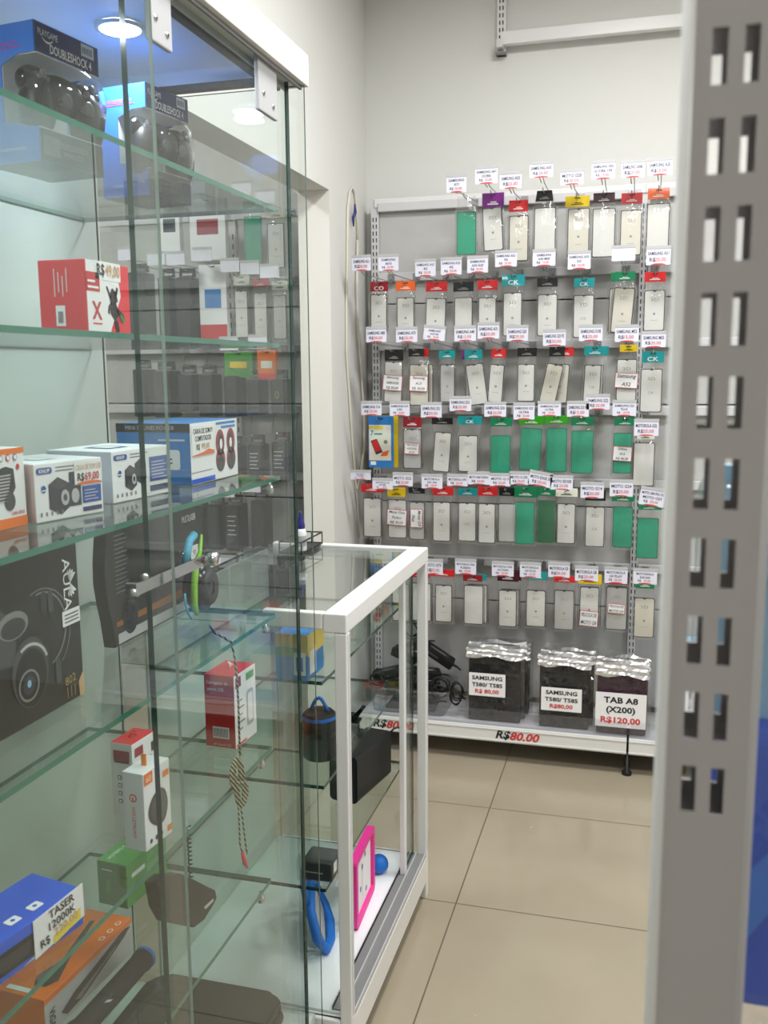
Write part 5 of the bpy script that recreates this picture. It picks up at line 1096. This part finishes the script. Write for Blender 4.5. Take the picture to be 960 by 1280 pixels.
# top counter shelf: blue and lime carton
def cbox(name, label, A, ang, dep, wid, h, body, fm=None): return box_thing(name, label, 'carton', A, ang, dep, wid, h, body, None, fm, lid=False)
A = at(2, S1, 385, 852)
t, b = cbox('soap_carton', 'blue carton with lime green top picture on the upper counter shelf', (A.x, A.y, S1), 0, .07, .1, .098, 'box_sky', {'-y': 'box_sky'})
S = FRONT((0, 0, 0)); M = SIDE((0, 0, 0)); b.rect(-.07, .055, 0, .098, S, 'card_yellow', .0006); b.rect(-.07, .05, -.02, .07, S, 'box_green', .0008); b.rect(-.03, .012, -.004, .06, S, 'paper_white', .001); b.rect(0, .05, .1, .098, M, 'card_yellow', .0006); b.rect(.01, .01, .05, .06, M, 'paper_white', .0008); b.rect(-.025, .02, -.01, .05, S, 'box_royal', .0013)
b.build('carton_body', t)
# middle shelf: mesh speaker, small black wedge mouse
A = at(2, S2, 398, 955)
t = thing('portable_speaker', 'black mesh speaker with blue ring on the middle counter shelf', 'speaker', (A.x-.01, A.y+.04, S2))
b = MB(); b.lathe([(0, 0), (.034, 0), (.038, .004), (.038, .1), (.03, .108), (0, .11)], Matrix.Identity(4), 'case_black', 28); b.build('speaker_body', t)
b = MB(); b.lathe([(.0385, .092), (.0395, .096), (.0385, .1)], Matrix.Identity(4), 'foam_blue', 28); b.tube([(-.02+.04*k/8, .0, .108+.03*math.sin(math.pi*k/8)) for k in range(9)], .004, 'foam_blue', 8); b.build('ring_strap', t, 'blue ring and strap')
b = MB(); b.lathe([(.0384, .055), (.0388, .056), (.0388, .066), (.0384, .067)], Matrix.Identity(4), 'black_gloss', 28); b.build('control_band', t)
A = at(2, S2, 448, 905)
t = thing('phone_stand', 'small black folding stand on the middle counter shelf', 'stand', (A.x, A.y, S2))
b = MB(); b.box((-.045, 0, 0), (.0, .03, .006), 'black', .001); b.build('foot_plate', t)
b = MB(); b.prism([(-.045, .004), (-.01, .004), (.012, .036), (.004, .04), (-.016, .018), (-.04, .02)], FRONT((0, 0, 0)), .028, 'black_gloss'); b.build('arm', t)
# lower shelf: black box speaker, black clamshell
A = at(2, S3, 447, 1006); Bq = at(2, S3, 489, 968); dd = Bq-A; ang = math.degrees(math.atan2(dd.x, dd.y)); wid = min(dd.length, .2); print('boxspk', A, Bq, wid)
hh = zon(A.x, A.y, 948)-S3
t = thing('box_speaker', 'black rounded box speaker with a dangling cord on the lower counter shelf', 'speaker', (A.x, A.y, S3), -math.radians(ang))
b = MB(); b.prism(rr(.08, hh, .012, 4, -.04, hh/2), frame((0, 0, 0), (1, 0, 0), (0, 0, 1)), wid, 'black'); b.build('speaker_body', t)
b = MB(); b.prism(rr(.07, hh-.01, .01, 4, -.04, hh/2), frame((0, -.002, 0), (1, 0, 0), (0, 0, 1)), .002, 'black_soft'); b.build('grille', t)
b = MB(); b.tube([(-.02, wid, hh*.8), (.0, wid+.02, hh), (.02, wid+.03, hh*1.05), (.02, wid+.05, hh*.7), (.02, wid+.045, hh*.2)], .003, 'black', 6); b.build('cord', t)
A = at(2, S3, 400, 1110)
t = thing('clamshell_pack', 'clear clamshell pack with black adapter on the lower counter shelf', 'clamshell pack', (A.x, A.y+.02, S3))
b = MB(); b.box((-.05, 0, .002), (.02, .07, .045), 'black', .006); b.build('adapter', t)
b = MB(); b.box((-.06, -.008, .0), (.03, .08, .055), 'blister', .008); b.build('shell', t)
b = MB(); M = SIDE((.0206, .02, .03)); b.rect(-.01, -.012, .012, .012, M, 'paper_white', .0004); b.rect(-.04, .02, .0, .023, FRONT((0, -.0004, 0)), 'light_grey', .0); b.build('label', t)
# deck: pink tablet case, blue kids' tablet case, blue ball
A = at(2, KD, 449, 1160); Bq = at(2, KD, 467, 1116); dd = Bq-A; ang = math.atan2(dd.x, dd.y); wid = dd.length*1.25; hh = zon(A.x, A.y, 1060)-KD
hh = zon(Bq.x, Bq.y, 1034)-KD
t = thing('tablet_case', 'pink tablet case with white card standing on the counter deck', 'tablet case', (A.x, A.y, KD+.0005), -ang)
b = MB(); M = SIDE((.0, wid/2-.02, hh/2)); w2 = wid
outer = rr(w2, hh, .018, 5); inner = rr(w2-.034, hh-.034, .008, 5)
k = b.mi('pink'); d = .018
def ringset(pts, x): return [b.bm.verts.new(M@Vector((p[0], p[1], x))) for p in pts]
of, ob_, iff, ib = ringset(outer, 0), ringset(outer, -d), ringset(inner, 0), ringset(inner, -d); n = len(outer)
for i in range(n):
    j = (i+1) % n
    for q in ((of[i], of[j], iff[j], iff[i]), (of[j], of[i], ob_[i], ob_[j]), (iff[i], iff[j], ib[j], ib[i]), (ob_[i], ob_[j], ib[j], ib[i])):
        f = b.bm.faces.new(q); f.material_index = k
b.build('foam_frame', t)
b = MB(); b.prism(rr(w2-.036, hh-.036, .007, 4), SIDE((-.008, wid/2-.02, hh/2)), .004, 'paper_white'); M2 = SIDE((-.008, wid/2-.02, hh/2))
for (x, y) in ((-.01, .03), (.02, .05), (.03, -.05), (-.03, -.02)): b.poly(ell(.006, .008, 10, x, y), M2, 'print_blue', .0006)
b.rect(-.012, -.05, -.0105, .04, M2, 'print_blue', .0006); b.build('insert_card', t)
A = at(2, KD, 470, 1098)
t = thing('ball', 'small blue ball on the counter deck behind the pink case', 'ball', (A.x, A.y+.03, KD+.001)); b = MB(); b.ball((0, 0, .026), .026, 'foam_blue', n=24); b.build('ball_body', t); b = MB(); b.tube([(.0262*math.cos(2*math.pi*k/24), 0, .026+.0262*math.sin(2*math.pi*k/24)) for k in range(24)], .0006, 'box_navy', 5, closed=True); b.build('seam', t)
A = at(2, KD, 402, 1183)
t = thing('tablet_case', 'blue foam tablet case with carry handle on the counter deck', 'tablet case', (A.x-.0, A.y+.03, KD), math.radians(20))
b = MB(); b.tube([(.0, -.06, .012), (.012, -.02, .014), (.012, .05, .016), (.0, .1, .03), (-.02, .11, .07), (-.03, .09, .11), (-.035, .03, .12), (-.035, -.04, .1), (-.02, -.075, .05)], .012, 'foam_blue', 10, closed=True); b.build('foam_frame', t)
b = MB(); b.prism(rr(.13, .075, .012, 4), frame((-.012, .012, .06), (0, 1, 0), (-.3, 0, 1)), .006, 'light_grey'); b.build('screen', t)
b = MB(); b.tube([(-.04, -.03, .1), (-.05, -.02, .15), (-.05, .05, .155), (-.04, .07, .11)], .009, 'foam_blue', 8); b.build('handle', t)
# wire tray with glue bottle on the counter
a = at(2, KZ, 380, 712)
t = thing('desk_tray', 'black wire tray on the far left of the counter top', 'tray', (-.918, 2.275, KZ+.0008))
b = MB()
W_, D_, H_ = .062, .165, .032
for z in (.002, H_): b.tube([(0, 0, z), (W_, 0, z), (W_, D_, z), (0, D_, z)], .0022, 'black', 6, closed=True)
for p in ((0, 0), (W_, 0), (W_, D_), (0, D_), (W_/2, 0), (W_/2, D_)): b.tube([(p[0], p[1], 0), (p[0], p[1], H_)], .0018, 'black', 6)
b.build('tray_frame', t); b = MB(); b.box((0, 0, 0), (W_, D_, .0015), 'charcoal'); b.build('tray_floor', t)
t = thing('glue_bottle', 'small white bottle with pointed dark blue cap standing in the wire tray', 'bottle', (-.872, 2.315, KZ+.0028))
b = MB(); b.lathe([(0, 0), (.0145, 0), (.0155, .003), (.0155, .05), (.012, .06), (.008, .064), (0, .064)], Matrix.Identity(4), 'paper_white', 20); b.build('bottle_body', t)
b = MB(); b.lathe([(.0115, .06), (.0115, .07), (.009, .078), (.004, .1), (.002, .108), (0, .109)], Matrix.Identity(4), 'bottle_blue', 20); b.build('cap', t, 'dark blue pointed cap')
b = MB(); b.lathe([(.0157, .014), (.0157, .042)], Matrix.Identity(4), 'light_grey', 20); b.build('label', t)
# ================================================================ slotted gondola right in front of the camera
FY = .52
px0 = at(1, FY, 862, 0).x-.001; px1 = at(1, FY, 940, 1100).x-.0022
Gf = thing('aisle_gondola', 'grey slotted metal gondola post and panel close on the right', 'gondola', (px0, FY, 0))
w = px1-px0; d = .045; zt = 1.95; th = .0016
zs0 = at(1, FY, 905, 33).z; zs1 = at(1, FY, 900, 147).z; pitch = zs0-zs1; sh = zs0-at(1, FY, 905, 105).z
cols = [0, at(1, FY, 890, 70).x-px0, at(1, FY, 910, 70).x-px0, at(1, FY, 931, 70).x-px0, at(1, FY, 950, 70).x-px0, w]
rows = []
n = 10; top = zs0+2*pitch
zc = [0]; sl = []
for i in range(11, -1, -1): z1 = zs0+2*pitch-i*pitch; zc += [z1-sh, z1]; sl.append((z1-sh, z1))
zc.append(zt)
b = MB(); k = b.mi('post_grey')
for yv, yb2 in ((0, th), (d-th, d)):
    for i in range(5):
        for j in range(len(zc)-1):
            if i in (1, 3) and j % 2 == 1: continue
            b.box((cols[i], yv, zc[j]), (cols[i+1], yb2, zc[j+1]), 'post_grey')
b.box((0, th, 0), (th, d-th, zt), 'post_grey'); b.box((w-th, th, 0), (w, d-th, zt), 'post_grey'); b.box((0, 0, zt), (w, d, zt+.002), 'post_grey')
bmesh.ops.remove_doubles(b.bm, verts=b.bm.verts, dist=1e-5)
b.tube([(.001, .001, 0), (.001, .001, zt)], .0034, 'metal_white', 10); b.tube([(w-.001, .001, 0), (w-.001, .001, zt)], .0022, 'post_grey', 8)  # left bead painted white for the light caught on the rounded corner
b.build('slotted_post', Gf)
b = MB(); b.box((w+.9, 0, 0), (w+.96, d, zt), 'metal_pale', .002); slots(b, w+.93, -.0004, .3, 1.9, .042, .026, .014, .011); b.build('slotted_post', Gf)
for z0, z1 in ((.1, .5), (.502, .9)):
    b = MB(); b.box((w, .008, z0), (w+.9, .02, z1), 'panel_grey', .002); b.build('back_panel', Gf)
b = MB(); b.box((w, .019, 1.43), (w+.9, .042, 1.46), 'metal_pale', .002); b.build('hook_rail', Gf)
b = MB(); b.box((-.01, -.03, 0), (w+.97, .06, .1), 'metal_pale', .004); b.build('base_plinth', Gf)
# blue product pack on the rear side of that gondola
hx = px1+.06
t = thing('price_tag_hook', 'wire hook on the close gondola carrying the blue pack', 'hook', (hx, FY+.045, 1.445))
b = MB(); b.tube([(0, 0, 0), (0, .03, -.01), (0, .13, -.012), (0, .14, -.004)], .0024, 'wire_steel', 8); b.box((-.012, -.001, -.014), (.012, .001, .014), 'wire_steel', .001); b.build('wire', t)
b = MB(); b.box((-.03, .138, -.004), (.03, .14, .036), 'paper_white', .0005); b.build('price_tag', t)
t = thing('hanging_blue_pack', 'blue plastic product pack hanging at the right edge behind the slotted post', 'product pack', (hx, FY+.12, 1.43))
b = MB(); b.box((-.085, -.004, -.16), (.085, .004, .008), 'sky_blue', .001); b.poly(rr(.03, .006, .003, 3), FRONT((0, -.004, 0)), 'slot_dark', .0004); b.build('header_card', t)
b = MB(); b.box((-.08, -.02, -.36), (.08, .02, -.16), 'box_royal', .012); b.poly([(-.08, -.3), (.0, -.2), (.02, -.2), (-.06, -.33)], FRONT((0, -.02, 0)), 'box_blue', .0008); b.build('pack_body', t)
b = MB(); b.box((-.088, -.024, -.372), (.088, .024, -.002), 'bag', .01); b.build('bag', t)

# ================================================================ camera and world
cd = bpy.data.cameras.new('camera'); cam = bpy.data.objects.new('camera', cd); COL.objects.link(cam)
M = Matrix.Identity(4)
for i in range(3): M[i][0] = _r[i]; M[i][1] = _u[i]; M[i][2] = -_f[i]
M[2][3] = EYE; cam.matrix_world = M
cd.sensor_fit = 'HORIZONTAL'; cd.sensor_width = 36; cd.lens = FPX/960*36; cd.clip_start = .02
cd.dof.use_dof = True; cd.dof.focus_distance = 2.0; cd.dof.aperture_fstop = 12.5
SC.camera = cam
wd = bpy.data.worlds.new('world'); SC.world = wd; wd.use_nodes = True
wd.node_tree.nodes['Background'].inputs[0].default_value = (1, .98, .95, 1); wd.node_tree.nodes['Background'].inputs[1].default_value = .2
vs = SC.view_settings; SC.display_settings.display_device = 'sRGB'; vs.view_transform = 'Standard'; vs.look = 'None'; vs.gamma = 1; vs.use_curve_mapping = False; vs.exposure = 0.0
cy = SC.cycles
cy.transparent_max_bounces = 48; cy.max_bounces = 10; cy.glossy_bounces = 5; cy.diffuse_bounces = 4; cy.transmission_bounces = 8
cy.sample_clamp_indirect = 6; cy.blur_glossy = .3; cy.caustics_reflective = False
